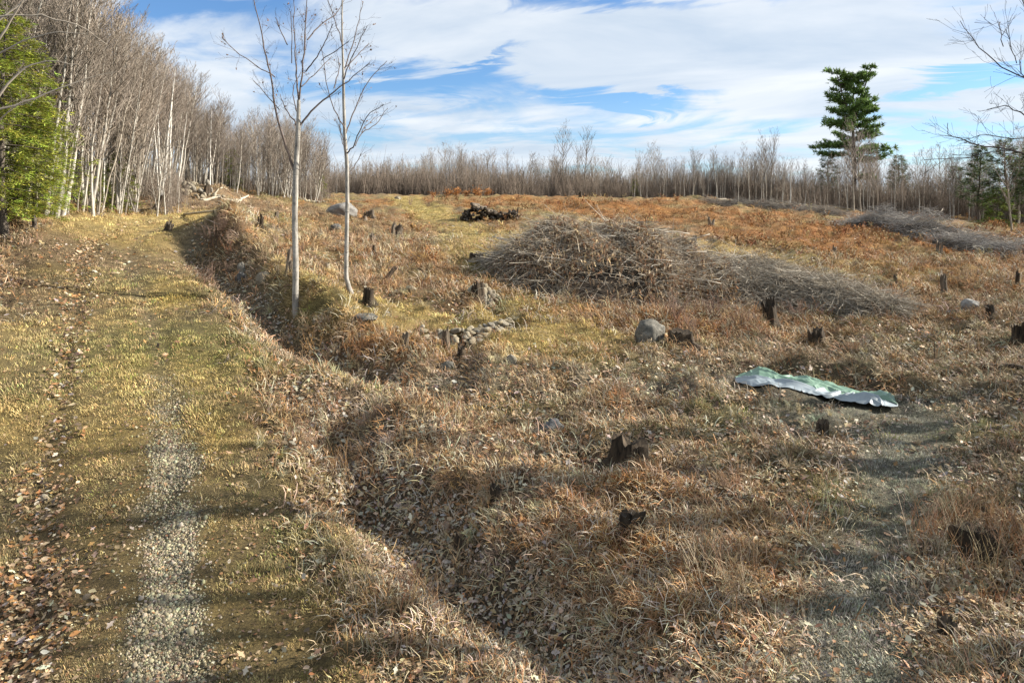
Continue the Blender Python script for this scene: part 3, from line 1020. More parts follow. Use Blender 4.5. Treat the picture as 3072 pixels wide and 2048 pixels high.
    for s in range(6):
        V, Q = leaf_shape(s, s < 4)
        mb = MB()
        mb.add(V, None, Q)
        LM.append(proto(mb.mesh('fallen_leaf', [M_LEAF_I], False, False)))
    X, Y = sample_ground(190000, 5, 48)
    rgb, w = cover(X, Y)
    dd, _ = polydist(X, Y, DRIVE)
    clump = fbm(X, Y, 1.3, 3, 201)
    den = np.clip(w['litter'] * 1.3 + w['leafgrey'] * 1.8 + w['rust'] * 0.35 + w['thatch'] * .9 + w['ash'] * .4 + w['earth'] + 0.12 + 2.0 * clump + 7.0 * hollow(X, Y), 0.03, 1) * (1 - 0.85 * np.clip(w['gravel'] * 1.5 + w['straw'] * 1.2, 0, 1)) * np.where((dd < 2.6) & (polydist(X, Y, RUT_L)[0] > .45), np.clip(.04 + .6 * clump + .4 * w['litter'], 0.015, .4), 1.0)
    keep = RNG.uniform(size=len(X)) < den
    X, Y = X[keep], Y[keep]
    w = {k: v[keep] for k, v in w.items()}
    pal = np.array([(0.30, 0.205, 0.115), (0.40, 0.305, 0.19), (0.19, 0.11, 0.06), (0.30, 0.27, 0.23), (0.31, 0.155, 0.06), (0.44, 0.385, 0.295), (0.08, 0.052, 0.034)])
    pr = np.stack([0.24 + 0 * X, 0.2 + 0 * X, 0.14 + w['rust'] * .4, 0.05 + w['leafgrey'] * 1.2, 0.06 + w['rust'] * .6 + 0.18 * (X < -5), 0.07 + w['leafgrey'] * .6 + 0.12 * (X > 0), 0.16 + 0 * X], 1)
    pr = np.cumsum(pr, 1)
    pick = (RNG.uniform(size=len(X)) * pr[:, -1])[:, None] < pr
    pick = pick.argmax(1)
    P = np.stack([X, Y, ground_h(X, Y) + np.where(RNG.uniform(size=len(X)) < .5, RNG.uniform(0.005, 0.05, len(X)), RNG.uniform(.04, .11, len(X)))], 1)
    E = slope_euler(X, Y, RNG.uniform(0, 6.283, len(X)), 0.38)
    S = np.clip(np.exp(RNG.normal(math.log(.064), .38, len(X))), .03, .13) * np.clip((Y / 10) ** 0.4, 0.9, 1.6)
    bp = np.array([(0.17, 0.11, 0.065), (0.24, 0.165, 0.095), (0.10, 0.07, 0.045), (0.30, 0.22, 0.13), (0.22, 0.115, 0.05)])
    scatter('leaf_fragments', 'small brown leaf fragments trodden into the grass of the drive', 'leaves', LM, np.stack([BX, BY, ground_h(BX, BY) + RNG.uniform(.004, .03, len(BX))], 1),
            slope_euler(BX, BY, RNG.uniform(0, 6.283, len(BX)), .4), RNG.uniform(.022, .06, len(BX)), jit(bp[RNG.integers(0, 5, len(BX))], .25))
    scatter('fallen_leaves', 'brown and grey fallen oak leaves lying in the ditch and over the ground', 'leaves', LM, P, E, S, jit(pal[pick], 0.2))
    # --- gravel in the wheel track
    GP = []
    for s in range(4):
        GP.append(proto(stone_mesh('gravel_stone', 60 + s, 1, (1, 0.85, 0.6), 0.28, M_GRAVEL)))
    n = 85000
    k = RNG.integers(0, 5, n)
    t = RNG.uniform(size=n)
    A = np.array(RUT_R)
    seg = np.interp(np.log(np.exp(RNG.uniform(math.log(5.6), math.log(15.5), n))), np.log(A[:, 1]), np.arange(len(A)))
    i0 = np.clip(seg.astype(int), 0, len(A) - 2)
    fr = (seg - i0)[:, None]
    C = A[i0] * (1 - fr) + A[i0 + 1] * fr
    X = C[:, 0] + RNG.normal(0, 0.33, n)
    Y = C[:, 1] + RNG.normal(0, 0.05, n)
    rgb, w = cover(X, Y)
    keep = RNG.uniform(size=n) < np.clip(w['gravel'] * 1.1 - 0.1, 0.0, 1) * np.clip(.75 + 2.2 * fbm(X, Y, 1.6, 3, 407), .1, 1)
    extra = RNG.uniform(size=n) < 0.07
    keep |= extra & (polydist(X, Y, RUT_R)[0] < 1.1)
    X, Y = X[keep], Y[keep]
    P = np.stack([X, Y, ground_h(X, Y) + 0.002], 1)
    E = RNG.uniform(0, 6.28, (len(X), 3))
    S = np.exp(RNG.normal(math.log(0.0108), 0.5, len(X)))
    pal = np.array([(0.29, 0.255, 0.17), (0.21, 0.185, 0.125), (0.36, 0.32, 0.22), (0.11, 0.095, 0.07), (0.24, 0.20, 0.125)])
    scatter('gravel', 'pale crushed gravel showing in the right wheel track of the drive', 'gravel', GP, P, E, S, jit(pal[RNG.integers(0, 5, len(X))], 0.15))
    # --- upright weed stalks
    ST = []
    for s in range(4):
        r = np.random.default_rng(400 + s)
        mb = MB()
        for _ in range(7):
            a = r.uniform(0, 6.28)
            p = np.array([r.normal(0, .08), r.normal(0, .08), 0])
            L = r.uniform(0.3, 0.75)
            d = np.array([math.cos(a) * .25, math.sin(a) * .25, 1.0])
            pts = [p, p + d * L * .5, p + d * L + np.array([math.cos(a), math.sin(a), -0.3]) * .12 * L]
            mb.tube(pts, [0.004, 0.003, 0.0015], 3)
            for _k in range(3):
                q = p + d * L * r.uniform(.4, .9)
                b = r.uniform(0, 6.28)
                mb.tube([q, q + np.array([math.cos(b) * .1, math.sin(b) * .1, .12]) * r.uniform(.5, 1.2)], [0.002, 0.001], 3)
        ST.append(proto(mb.mesh('weed_stalks', [M_PLANT_I], False, False)))
    X, Y = sample_ground(9000, 8, 70)
    rgb, w = cover(X, Y)
    dd, _ = polydist(X, Y, DRIVE)
    keep = (RNG.uniform(size=len(X)) < np.clip(w['rust'] * 1.6 + 0.5 * w['litter'] - 0.1, 0, 1) * sstep(2.4, 4, dd)) & (fbm(X, Y, .5, 3, 231) > -0.03)
    X, Y = X[keep], Y[keep]
    pal = np.array([(0.36, 0.26, 0.15), (0.30, 0.15, 0.07), (0.20, 0.13, 0.08), (0.42, 0.34, 0.22)])
    scatter('weed_stalks', 'thin upright dead weed stalks among the rough grass', 'weeds', ST, np.stack([X, Y, ground_h(X, Y) - .02], 1),
            np.stack([RNG.normal(0, .12, len(X)), RNG.normal(0, .12, len(X)), RNG.uniform(0, 6.28, len(X))], 1), RNG.uniform(0.6, 1.2, len(X)), jit(pal[RNG.integers(0, 4, len(X))], 0.2))
    # --- oak sprouts still holding orange leaves on the hillside
    SP = []
    for s in range(4):
        r = np.random.default_rng(500 + s)
        mb = MB()
        V0, Q0 = leaf_shape(900 + s)
        for _ in range(5):
            a = r.uniform(0, 6.28)
            L = r.uniform(0.25, 0.6)
            d = np.array([math.cos(a) * .6, math.sin(a) * .6, 1.0])
            p = np.array([r.normal(0, .06), r.normal(0, .06), 0])
            mb.tube([p, p + d * L], [0.005, 0.002], 3)
            for _k in range(7):
                q = p + d * L * r.uniform(.3, 1.05)
                e = Euler((r.uniform(-1, 1), r.uniform(-1, 1), r.uniform(0, 6.28))).to_matrix()
                mb.add((V0 * 0.12) @ np.array(e).T + q, None, Q0)
        SP.append(proto(mb.mesh('oak_sprout', [M_PLANT_I], False, False)))
    X, Y = sample_ground(12000, 27, 88)
    rgb, w = cover(X, Y)
    dd, _ = polydist(X, Y, DRIVE)
    pd, _ = polydist(X, Y, PATH)
    cl = fbm(X, Y, 0.28, 3, 261)
    keep = (RNG.uniform(size=len(X)) < np.clip(w['rust'] * .6 + 5.0 * cl - 0.45, 0.02, .8)) & (dd > 5) & (pd > 2.2) & (X / Y > -0.15) & ((Y > 30) | (X > 4))
    X, Y = X[keep], Y[keep]
    pal = np.array([(0.36, 0.21, 0.095), (0.29, 0.145, 0.06), (0.42, 0.31, 0.165), (0.25, 0.135, 0.07)])
    scatter('oak_sprouts', 'low orange-leaved oak sprouts spread across the cleared hillside', 'sprouts', SP, np.stack([X, Y, ground_h(X, Y) - .02], 1),
            np.stack([RNG.normal(0, .1, len(X)), RNG.normal(0, .1, len(X)), RNG.uniform(0, 6.28, len(X))], 1), RNG.uniform(0.6, 1.25, len(X)), jit(pal[RNG.integers(0, 4, len(X))], 0.22))


# ------------------------------------------------------------------ stones
def ico(sub):
    import bmesh
    bm = bmesh.new()
    bmesh.ops.create_icosphere(bm, subdivisions=sub, radius=1)
    bm.verts.ensure_lookup_table()
    V = np.array([v.co[:] for v in bm.verts])
    T = np.array([[v.index for v in f.verts] for f in bm.faces])
    bm.free()
    return V, T


ICO = {}


def stone_mesh(name, seed, sub=2, squash=(1, .85, .65), rough=0.25, mat=None, smooth=False, knock=.7):
    if sub not in ICO:
        ICO[sub] = ico(sub)
    V, T = ICO[sub]
    r = np.random.default_rng(seed)
    V = V.copy()
    for _ in range(7):                                        # planes knocked off the sides
        d = r.normal(size=3)
        d /= np.linalg.norm(d)
        k = r.uniform(0.70, 0.95) - .6 * (knock - .7)
        s = V @ d
        V -= np.maximum(s - k, 0)[:, None] * d[None] * knock
    n = fbm(V[:, 0] * 2 + seed, V[:, 1] * 2 + V[:, 2] * 1.7, 0.9, 4, seed)
    V = V * (1 + rough * n[:, None]) * np.array(squash)
    return np_mesh(name, V, [T], [mat or M_FIELD], None, smooth)


# ------------------------------------------------------------------ trees
def bare_tree(seed, H, r0, nbr, nsub, lean=0.0, first=0.3, spread=0.55, twig_col=(0.17, 0.135, 0.10), tips=3, blen=0.24, wig=0.02, tw=1.0, vase=False):
    """one slender leafless tree: trunk mesh and branch mesh"""
    r = np.random.default_rng(seed)
    k = 12
    t = np.linspace(0, 1, k)
    wob = np.cumsum(r.normal(0, wig, (k, 2)), 0) * H * 0.12
    P = np.stack([wob[:, 0] + lean * H * (t ** 0.8) * 0.25, wob[:, 1], t * H], 1)
    P[0, :2] = 0
    P[0, 2] = -0.25
    rad = r0 * (1 - t) ** 0.8 + 0.006
    rad[0] *= 1.35
    tr = MB()
    tr.tube(P, rad, 6)
    br = MB()

    def at(s):
        x = s * (k - 1)
        i = min(int(x), k - 2)
        f = x - i
        return P[i] * (1 - f) + P[i + 1] * f, rad[i] * (1 - f) + rad[i + 1] * f
    for i in range(nbr):
        s = first + (1 - first) * ((i + r.uniform()) / nbr) ** 0.9
        s = min(s, 0.985)
        p, rr = at(s)
        a = i * 2.4 + r.normal(0, 0.5)
        L = H * blen * ((1.15 - s) if not vase else (.30 + .62 * math.sin(math.pi * min(1, s * .95)))) * r.uniform(0.5, 1.35) + 0.25
        out = np.array([math.cos(a), math.sin(a), 0])
        el = spread * r.uniform(0.7, 1.25)
        d0 = out * math.sin(el + 0.25) + np.array([0, 0, math.cos(el + 0.25)])
        d1 = out * math.sin(el - 0.15) + np.array([0, 0, math.cos(el - 0.15)])
        pts = np.array([p, p + d0 * L * .35, p + d0 * L * .6 + d1 * L * .1, p + d0 * L * .6 + d1 * L * .45])
        pts[1:] += r.normal(0, L * 0.03, (3, 3))
        b0 = min(rr * 0.6, 0.006 + L * 0.008) * max(1.0, tw * .7)
        c = np.array(twig_col) * r.uniform(0.7, 1.35)
        br.tube(pts, [b0, b0 * .75, b0 * .5, 0.003], 3, c)
        for j in range(nsub):
            q = r.uniform(0.2, 1.0) * 3
            qi = min(int(q), 2)
            o = pts[qi] + (pts[qi + 1] - pts[qi]) * (q - qi)
            a2 = r.uniform(0, 6.283)
            dd = d1 * 0.75 + 0.62 * np.array([math.cos(a2), math.sin(a2), r.uniform(-0.1, 0.7)])
            dd /= np.linalg.norm(dd)
            l2 = L * r.uniform(0.22, 0.5)
            mid = o + dd * l2 * .55 + r.normal(0, .03, 3) * l2
            e = o + dd * l2 + np.array([0, 0, 0.10 * l2])
            br.tube([o, mid, e], [max(b0 * .4, .004 * tw), .0038 * tw, .0025 * tw], 3, c * r.uniform(0.8, 1.2))
            if tips:
                for _ in range(int(tips)):
                    o2 = o + (e - o) * r.uniform(.4, .9)
                    d3 = dd + r.normal(0, .5, 3)
                    d3 /= np.linalg.norm(d3)
                    e2 = o2 + d3 * l2 * r.uniform(.3, .55)
                    sd = np.cross(d3, [0.3, 0.2, 1.0])
                    sd = sd / (np.linalg.norm(sd) + 1e-6) * 0.0050 * tw
                    br.add([o2 - sd, o2 + sd, e2], [[0, 1, 2]], None, c * r.uniform(0.85, 1.3))
    return tr, br


TREES = {}


def tree_kind(kind, bark, n, **kw):
    out = []
    for i in range(n):
        tr, br = bare_tree(kw['seed'] + i, **{k: v for k, v in kw.items() if k != 'seed'})
        out.append((tr.mesh('trunk', [bark], True, False), br.mesh('crown', [M_TWIG])))
    TREES[kind] = out


def put_tree(kind, i, loc, rz, s, lean=(0, 0), name='bare_tree', sz=None):
    tm, cm = TREES[kind][i % len(TREES[kind])]
    e = obj(name, None, None, loc, (lean[1], lean[0], rz) if False else None, None)
    e.rotation_mode = 'XYZ'
    m = Matrix.Rotation(lean[0], 3, 'Y') @ Matrix.Rotation(lean[1], 3, 'X') @ Matrix.Rotation(rz, 3, 'Z')
    e.rotation_euler = m.to_euler()
    e.scale = (s * (sz or 1), s * (sz or 1), s)
    obj('trunk', tm, e)
    obj('crown', cm, e)
    return e


def build_woods():
    H0 = 10.0
    tree_kind('slim', M_BARK_GREY, 6, seed=1000, H=H0, r0=0.039, nbr=26, nsub=5, first=0.42, spread=0.48, twig_col=(0.26, 0.222, 0.185), blen=0.24, tw=1.1, wig=.035)
    tree_kind('pale', M_BARK_PALE, 4, seed=1100, H=H0, r0=0.042, nbr=28, nsub=6, first=0.45, spread=0.5, twig_col=(0.19, 0.15, 0.115), tw=1.2)
    tree_kind('far', M_BARK_GREY, 6, seed=1200, H=H0, r0=0.10, nbr=28, nsub=6, first=0.22, spread=0.34, twig_col=(0.20, 0.17, 0.145), tips=3, blen=0.25, tw=2.4, vase=True, wig=.035)
    tree_kind('farpale', M_BARK_PALE, 3, seed=1300, H=H0, r0=0.09, nbr=22, nsub=7, first=0.25, spread=0.42, twig_col=(0.22, 0.185, 0.15), tips=3, blen=0.22, tw=2.4, vase=True, wig=.035)
    tree_kind('white', M_BARK_WHITE, 3, seed=1700, H=H0, r0=0.085, nbr=18, nsub=5, first=0.55, spread=0.5, twig_col=(0.22, 0.18, 0.15), tw=1.2)
    r = np.random.default_rng(77)

    def top_h(px, topy, D, z):
        return CAM_H + (HOR - topy) / FOC * D - z

    woods = []

    def place(u, D, topy, kinds, label, group, lean, stuff, jitter=0.12, name='bare_tree'):
        x = u * D
        z = gz(x, D)
        px = u * FOC + 1536
        h = top_h(px, topy, D, z) * r.uniform(1 - jitter * 1.6, 1 + jitter * .5)
        h = float(np.clip(h, 3.0, 16))
        kind = kinds[r.integers(len(kinds))]
        rz = r.uniform(0, 6.28)
        s = h / H0
        if stuff:
            woods.append((x, D, z, rz, s, kind, lean))
            return
        t = put_tree(kind, int(r.integers(6)), (x, D, z), rz, s, lean, name, r.uniform(0.85, 1.15) * (1 / s) ** 0.4)
        tag(t, label.format(k='pale-barked' if 'pale' in kind else 'grey-barked'), 'tree', group)

    def lerp(px, tab):
        return float(np.interp(px, [a for a, _ in tab], [b for _, b in tab]))
    # left grove beside the drive
    T1 = [(-200, -150), (0, -110), (200, -20), (320, 60), (430, 150), (500, 190), (540, 215), (556, 300), (600, 335), (640, 312), (680, 360), (700, 400), (716, 360), (760, 340), (850, 345), (900, 372), (940, 412), (975, 470), (1000, 490)]
    edge = [(-120, 27.5), (0, 28.5), (150, 29.5), (300, 33), (400, 40), (440, 47), (500, 50), (560, 54)]
    cnt = 0
    for i in range(245):
        px = r.uniform(-110, 545)
        d0 = lerp(px, edge)
        back = (i % 10) / 10 * 20 * r.uniform(0.3, 1.0)
        D = d0 + back
        if i % 10 == 0:
            D = d0 + r.uniform(0, 1.0)
        u = (px - 1536) / FOC
        ln = R(r.normal(8 if back < 6 else 5, 3.5))
        place(u, D, lerp(px, T1) + r.uniform(-25, 75), ['slim'] * 12 + ['pale'], 'slender {k} tree ' + ('close behind the large left evergreen' if px < 190 else 'on the bank between the evergreen and the birch clump' if px < 420 else 'crowding around the white birch clump'), 'bare trees left of the drive',
              (ln, R(r.normal(0, 2))), i >= 135, name='bare_tree')
    for i in range(75):
        px = r.uniform(545, 720)
        D = r.uniform(56, 76)
        place((px - 1536) / FOC, D, lerp(px, T1) + r.uniform(-8, 40), ['slim', 'slim', 'pale'], 'slender bare {k} tree in the middle grove behind the rubble heap', 'bare trees behind the rubble heap',
              (R(r.normal(2, 3)), R(r.normal(0, 2))), i >= 26)
    for i in range(110):
        px = r.uniform(705, 985)
        D = r.uniform(60, 80)
        fan = (px - 840) / 140
        place((px - 1536) / FOC, D, lerp(px, T1) + r.uniform(-8, 40), ['slim', 'slim', 'pale'], 'slender bare {k} tree ' + ('in the fanned grove, seen left of the nearer young birch' if px < 860 else 'at the right end of the fanned grove by the young birches'), 'fanned grove behind the young birches',
              (R(r.normal(4 + 5 * fan, 3)), R(r.normal(0, 2))), i >= 42)
    # tree line along the crest
    T2 = [(960, 520), (1100, 500), (1250, 480), (1330, 450), (1500, 470), (1560, 500), (1650, 480), (1780, 470), (1850, 520), (1900, 500), (1930, 440), (2050, 470), (2150, 480), (2300, 430), (2350, 490), (2450, 490),
          (2560, 400), (2650, 470), (2760, 480), (2850, 455), (3000, 420), (3200, 410)]
    for i in range(240):
        px = r.uniform(960, 1900)
        if 1835 < px < 1895 and r.uniform() < .8:
            px = r.uniform(960, 1830)
        D = r.uniform(94, 128)
        place((px - 1536) / FOC, D, lerp(px, T2) + r.uniform(-25, 55), ['far', 'far', 'farpale', 'slim'], 'small bare {k} tree in the distant crest line, ' + ('left of the log pile' if px < 1380 else 'above the log pile and brush pile' if px < 1660 else 'left of the gap in the line'), 'distant tree line on the crest',
              (R(r.normal(0, 3)), R(r.normal(0, 2))), i >= 62)
    for i in range(230):
        px = r.uniform(1890, 3230)
        D = r.uniform(80, 112) - max(0, (px - 2300)) * 0.016
        place((px - 1536) / FOC, D, lerp(px, T2) + r.uniform(-25, 50), ['far', 'far', 'slim', 'farpale'], 'bare {k} tree in the right-hand tree line, ' + ('left of the tall pine' if px < 2480 else 'around the foot of the tall pine' if px < 2660 else 'right of the tall pine'), 'right-hand tree line behind the brush',
              (R(r.normal(0, 3.5)), R(r.normal(0, 2))), i >= 52)
    # single trees that stand out
    singles = [
        (1690, 590, 96, 395, 'far', 'tall bare tree standing above the crest, left of a close pair', 0), (1750, 590, 96, 405, 'far', 'tall bare tree standing above the crest, right of a close pair', 2),
        (1375, 590, 95, 455, 'far', 'spreading bare tree on the crest behind the orange shrubs', 0), (2310, 610, 84, 415, 'far', 'broad dense bare tree on the crest left of the tall pine', 3),
        (2560, 650, 76, 385, 'far', 'tall bare tree with green-tinged bark in front of the tall pine', -2), (2860, 640, 70, 465, 'far', 'bare twin tree right of the pine on the right tree line', 0),
        (2215, 600, 86, 470, 'farpale', 'thin upright bare tree on the right part of the crest', 1),
        (3035, 700, 56, 430, 'far', 'leaning dark tree at the right edge behind the brush heap', -6),
    ]
    for (px, py, D, topy, kind, label, ln) in singles:
        x = (px - 1536) / FOC * D
        z = gz(x, D)
        h = top_h(px, topy, D, z)
        t = put_tree(kind, int(r.integers(6)), (x, D, z), r.uniform(0, 6.28), h / H0, (R(ln), 0), 'bare_tree', 1.0)
        tag(t, label, 'tree')
    # the white birches at the end of the left grove
    for (bx, by, tx, ty, D, w, lab) in [
        (480, 598, 535, 200, 45.5, 1.5, 'tall white birch with ragged top, thickest of the birch clump'), (478, 600, 462, 300, 45.2, 1.0, 'upright white birch on the left of the birch clump'),
        (484, 601, 482, 270, 45.8, 0.9, 'thin straight white birch in the middle of the birch clump'), (528, 590, 556, 330, 46.5, 1.1, 'white birch leaning right at the right end of the birch clump'),
        (508, 594, 520, 240, 47.0, 1.0, 'slim white birch behind the thickest birch of the clump'), (170, 620, 213, 170, 34.0, 1.0, 'pale birch leaning right above the left evergreens'),
        (310, 610, 322, 260, 38.0, 0.9, 'pale birch standing inside the left grove'),
        (630, 592, 636, 345, 56, 1.0, 'single pale birch in the middle grove behind the rubble'), (2370, 625, 2374, 480, 80, 1.3, 'thin white birch stem by the right tree line')]:
        x = (bx - 1536) / FOC * D
        z = gz(x, D)
        h = (by - ty) / FOC * D
        an = math.atan2(tx - bx, by - ty)
        t = put_tree('white', int(r.integers(3)), (x, D, z), r.uniform(0, 6.28), h / H0, (an, 0), 'white_birch', 1.15 * w)
        tag(t, lab, 'tree')
    # infill of the woods behind: one mass
    pr, kinds = [], []
    for kind in ('slim', 'pale', 'far', 'farpale'):
        tm, cm = TREES[kind][0]
        for which in (0, 1, 2):
            tm, cm = TREES[kind][which % len(TREES[kind])]
            tr_v = np.empty(len(tm.vertices) * 3, np.float32)
            tm.vertices.foreach_get('co', tr_v)
            kinds.append(kind)
            pr.append((tm, cm))
    protos = []
    for tm, cm in pr:
        me = bpy.data.meshes.new('bare_tree')
        import bmesh
        bm = bmesh.new()
        bm.from_mesh(tm)
        nf = len(bm.faces)
        bm.from_mesh(cm)
        bm.faces.ensure_lookup_table()
        for f in bm.faces[nf:]:
            f.material_index = 1
        bm.to_mesh(me)
        bm.free()
        me.materials.append(tm.materials[0])
        me.materials.append(cm.materials[0])
        protos.append(proto(me))
    P, E, S, I = [], [], [], []
    for (x, y, z, rz, s, kind, lean) in woods:
        P.append((x, y, z))
        m = Matrix.Rotation(lean[0], 3, 'Y') @ Matrix.Rotation(lean[1], 3, 'X') @ Matrix.Rotation(rz, 3, 'Z')
        E.append(m.to_euler()[:])
        S.append(s)
        I.append(kinds.index(kind) + int(r.integers(3)))
    # more depth far behind
    for i in range(420):
        px = r.uniform(-150, 3250)
        D = r.uniform(84, 150) if px < 1000 else r.uniform(128, 190)
        x = (px - 1536) / FOC * D
        top = lerp(px, T1) if px < 960 else lerp(px, T2)
        top += r.uniform(20, 70)
        z = gz(x, D)
        h = float(np.clip(top_h(px, top, D, z), 3, 18))
        P.append((x, D, z))
        E.append((R(r.normal(0, 2)), R(r.normal(0, 3)), r.uniform(0, 6.28)))
        S.append(h / H0)
        I.append(6 + int(r.integers(6)))
    for i in range(1150):
        if i < 860:
            px, D = r.uniform(960, 3250), r.uniform(90, 135)
            if px > 2300:
                D -= (px - 2300) * .02
        elif i < 980:
            px, D = r.uniform(545, 985), r.uniform(58, 80)
        else:
            px, D = r.uniform(-100, 545), r.uniform(36, 66)
        x = (px - 1536) / FOC * D
        P.append((x, D, gz(x, D) - .2))
        E.append((R(r.normal(0, 6)), R(r.normal(0, 6)), r.uniform(0, 6.28)))
        S.append(r.uniform(.2, .55))
        I.append(6 + int(r.integers(6)) if D > 70 else int(r.integers(3)))
    o = scatter('distant_wood', 'mass of thin bare trees filling the woods behind the front rows', 'woods', protos, P, E, S, np.ones((len(P), 3)), I)


# ------------------------------------------------------------------ evergreens
def evergreen(seed, H, rad, nb, droop, col, clump=0.35, bare=0.0, per=16, narrow=1.0, upt=0.0, taper=.75):
    r = np.random.default_rng(seed)
    tr, cr = MB(), MB()
    k = 9
    t = np.linspace(0, 1, k)
    P = np.stack([np.cumsum(r.normal(0, .01, k)) * H, np.cumsum(r.normal(0, .01, k)) * H, t * H - 0.2], 1)
    P[:, :2] -= P[0, :2]
    tr.tube(P, 0.018 * H * (1 - t) ** .8 + .01, 7)
    for i in range(nb):
        s = bare + (1 - bare) * (i + r.uniform()) / nb
        L = rad * (1 - s) ** taper * r.uniform(0.55, 1.25) * narrow + 0.25
        if bare > 0:
            L *= 0.55 + 0.45 * min(1, (s - bare) * 6)
        a = i * 2.4 + r.normal(0, .4)
        o = np.array([np.interp(s, t, P[:, 0]), np.interp(s, t, P[:, 1]), s * H])
        out = np.array([math.cos(a), math.sin(a), 0])
        n = 5
        q = np.linspace(0, 1, n)
        pts = o + out * (q * L)[:, None] + np.array([0, 0, 1.0]) * ((upt * q - droop * q ** 2) * L)[:, None]
        tr.tube(pts, 0.012 * L * (1 - q) + .004, 3)
        for j in range(int(per * (0.5 + L / rad))):
            f = r.uniform(0.25, 1.05) ** 0.8
            c = o + out * f * L + np.array([0, 0, 1.0]) * (upt * f - droop * f * f) * L
            c = c + r.normal(0, .10, 3) * L * np.array([1, 1, .35])
            cc = np.array(col) * math.exp(r.normal(-.05, .42)) * (1 + r.normal(0, .10, 3))
            m = 9
            for _ in range(m):
                b = a + r.normal(0, .8)
                d = np.array([math.cos(b), math.sin(b), r.normal(-droop * .5 + upt * .4, .28)])
                d /= np.linalg.norm(d)
                l = clump * r.uniform(.6, 1.3)
                sd = np.cross(d, np.array([r.normal(0, .5), r.normal(0, .5), 1.0]))
                sd = sd / np.linalg.norm(sd) * l * .10
                base = c + r.normal(0, .25, 3) * clump
                mid = base + d * l * .5
                cr.add([base, mid + sd, base + d * l, mid - sd], None, [[0, 1, 2, 3]], np.clip(cc * r.uniform(.75, 1.3), 0, 1))
    return tr.mesh('trunk', [M_BARK_DARK], True, False), cr.mesh('crown', [M_NEEDLE])


def put_evergreen(name, label, tm, cm, loc, rz, s, group=None):
    e = obj(name, None, None, loc, (0, 0, rz), s)
    obj('trunk', tm, e)
    obj('crown', cm, e)
    return tag(e, label, 'tree', group)


def pine_big():
    r = np.random.default_rng(5)
    tr, cr = MB(), MB()
    H = 20.5
    stems = [([(0, 0, -.3), (.1, 0, 8), (-.2, .1, 13), (-1.6, .2, 17), (-2.6, .1, 20.3)], .32), ([(-.1, 0, 12), (.5, 0, 15), (1.5, -.2, 18), (2.5, 0, 20.5)], .2), ([(-.2, 0, 12.5), (0, .2, 16.5), (.1, .3, 18.8)], .18)]
    for P, r0 in stems:
        tr.tube(P, np.linspace(r0, .04, len(P)), 7)
    tips = []
    for P, r0 in stems:
        P = np.array(P, float)
        zs = P[:, 2]
        nb = 66 if r0 > .3 else 24
        for i in range(nb):
            z = r.uniform(max(zs[0], 5.0), zs[-1])
            o = np.array([np.interp(z, zs, P[:, 0]), np.interp(z, zs, P[:, 1]), z])
            a = r.uniform(0, 6.283)
            L = np.interp(z, [5, 8, 11, 13, 16, 20.5], [3.2, 5.6, 4.8, 3.8, 2.9, 1.2]) * r.uniform(.45, 1.15)
            if z < 8:
                a = r.normal(0.1, 1.0)
            el = r.uniform(-.05, .35) + (z - 12) * .025
            d = np.array([math.cos(a) * math.cos(el), math.sin(a) * math.cos(el), math.sin(el)])
            q = np.linspace(0, 1, 5)
            pts = o + d * (q * L)[:, None] + np.array([0, 0, 1.0]) * ((q ** 2) * L * .12 - .1 * L * q)[:, None]
            tr.tube(pts, .05 * (1 - q) + .012, 4)
            for f in np.linspace(.35, 1.0, int(4 + L * 2.4)):
                c = o + d * f * L + np.array([0, 0, (f * f * .12 - .1 * f) * L])
                c = c + r.normal(0, .16, 3) * np.array([1.2, 1.2, .5])
                cc = np.array((0.10, 0.16, 0.04)) * math.exp(r.normal(0, .3))
                for _ in range(20):
                    b = r.normal(0, 1, 3)
                    b = b / np.linalg.norm(b) + d * .6 + np.array([0, 0, .35])
                    b /= np.linalg.norm(b)
                    l = r.uniform(.3, .65)
                    sd = np.cross(b, r.normal(0, 1, 3))
                    sd = sd / np.linalg.norm(sd) * .075
                    s0 = c + r.normal(0, .12, 3)
                    cr.add([s0 - sd, s0 + sd, s0 + b * l], [[0, 1, 2]], None, np.clip(cc * r.uniform(.7, 1.4), 0, 1))
    return tr.mesh('trunk', [M_BARK_DARK], True, False), cr.mesh('crown', [M_NEEDLE])


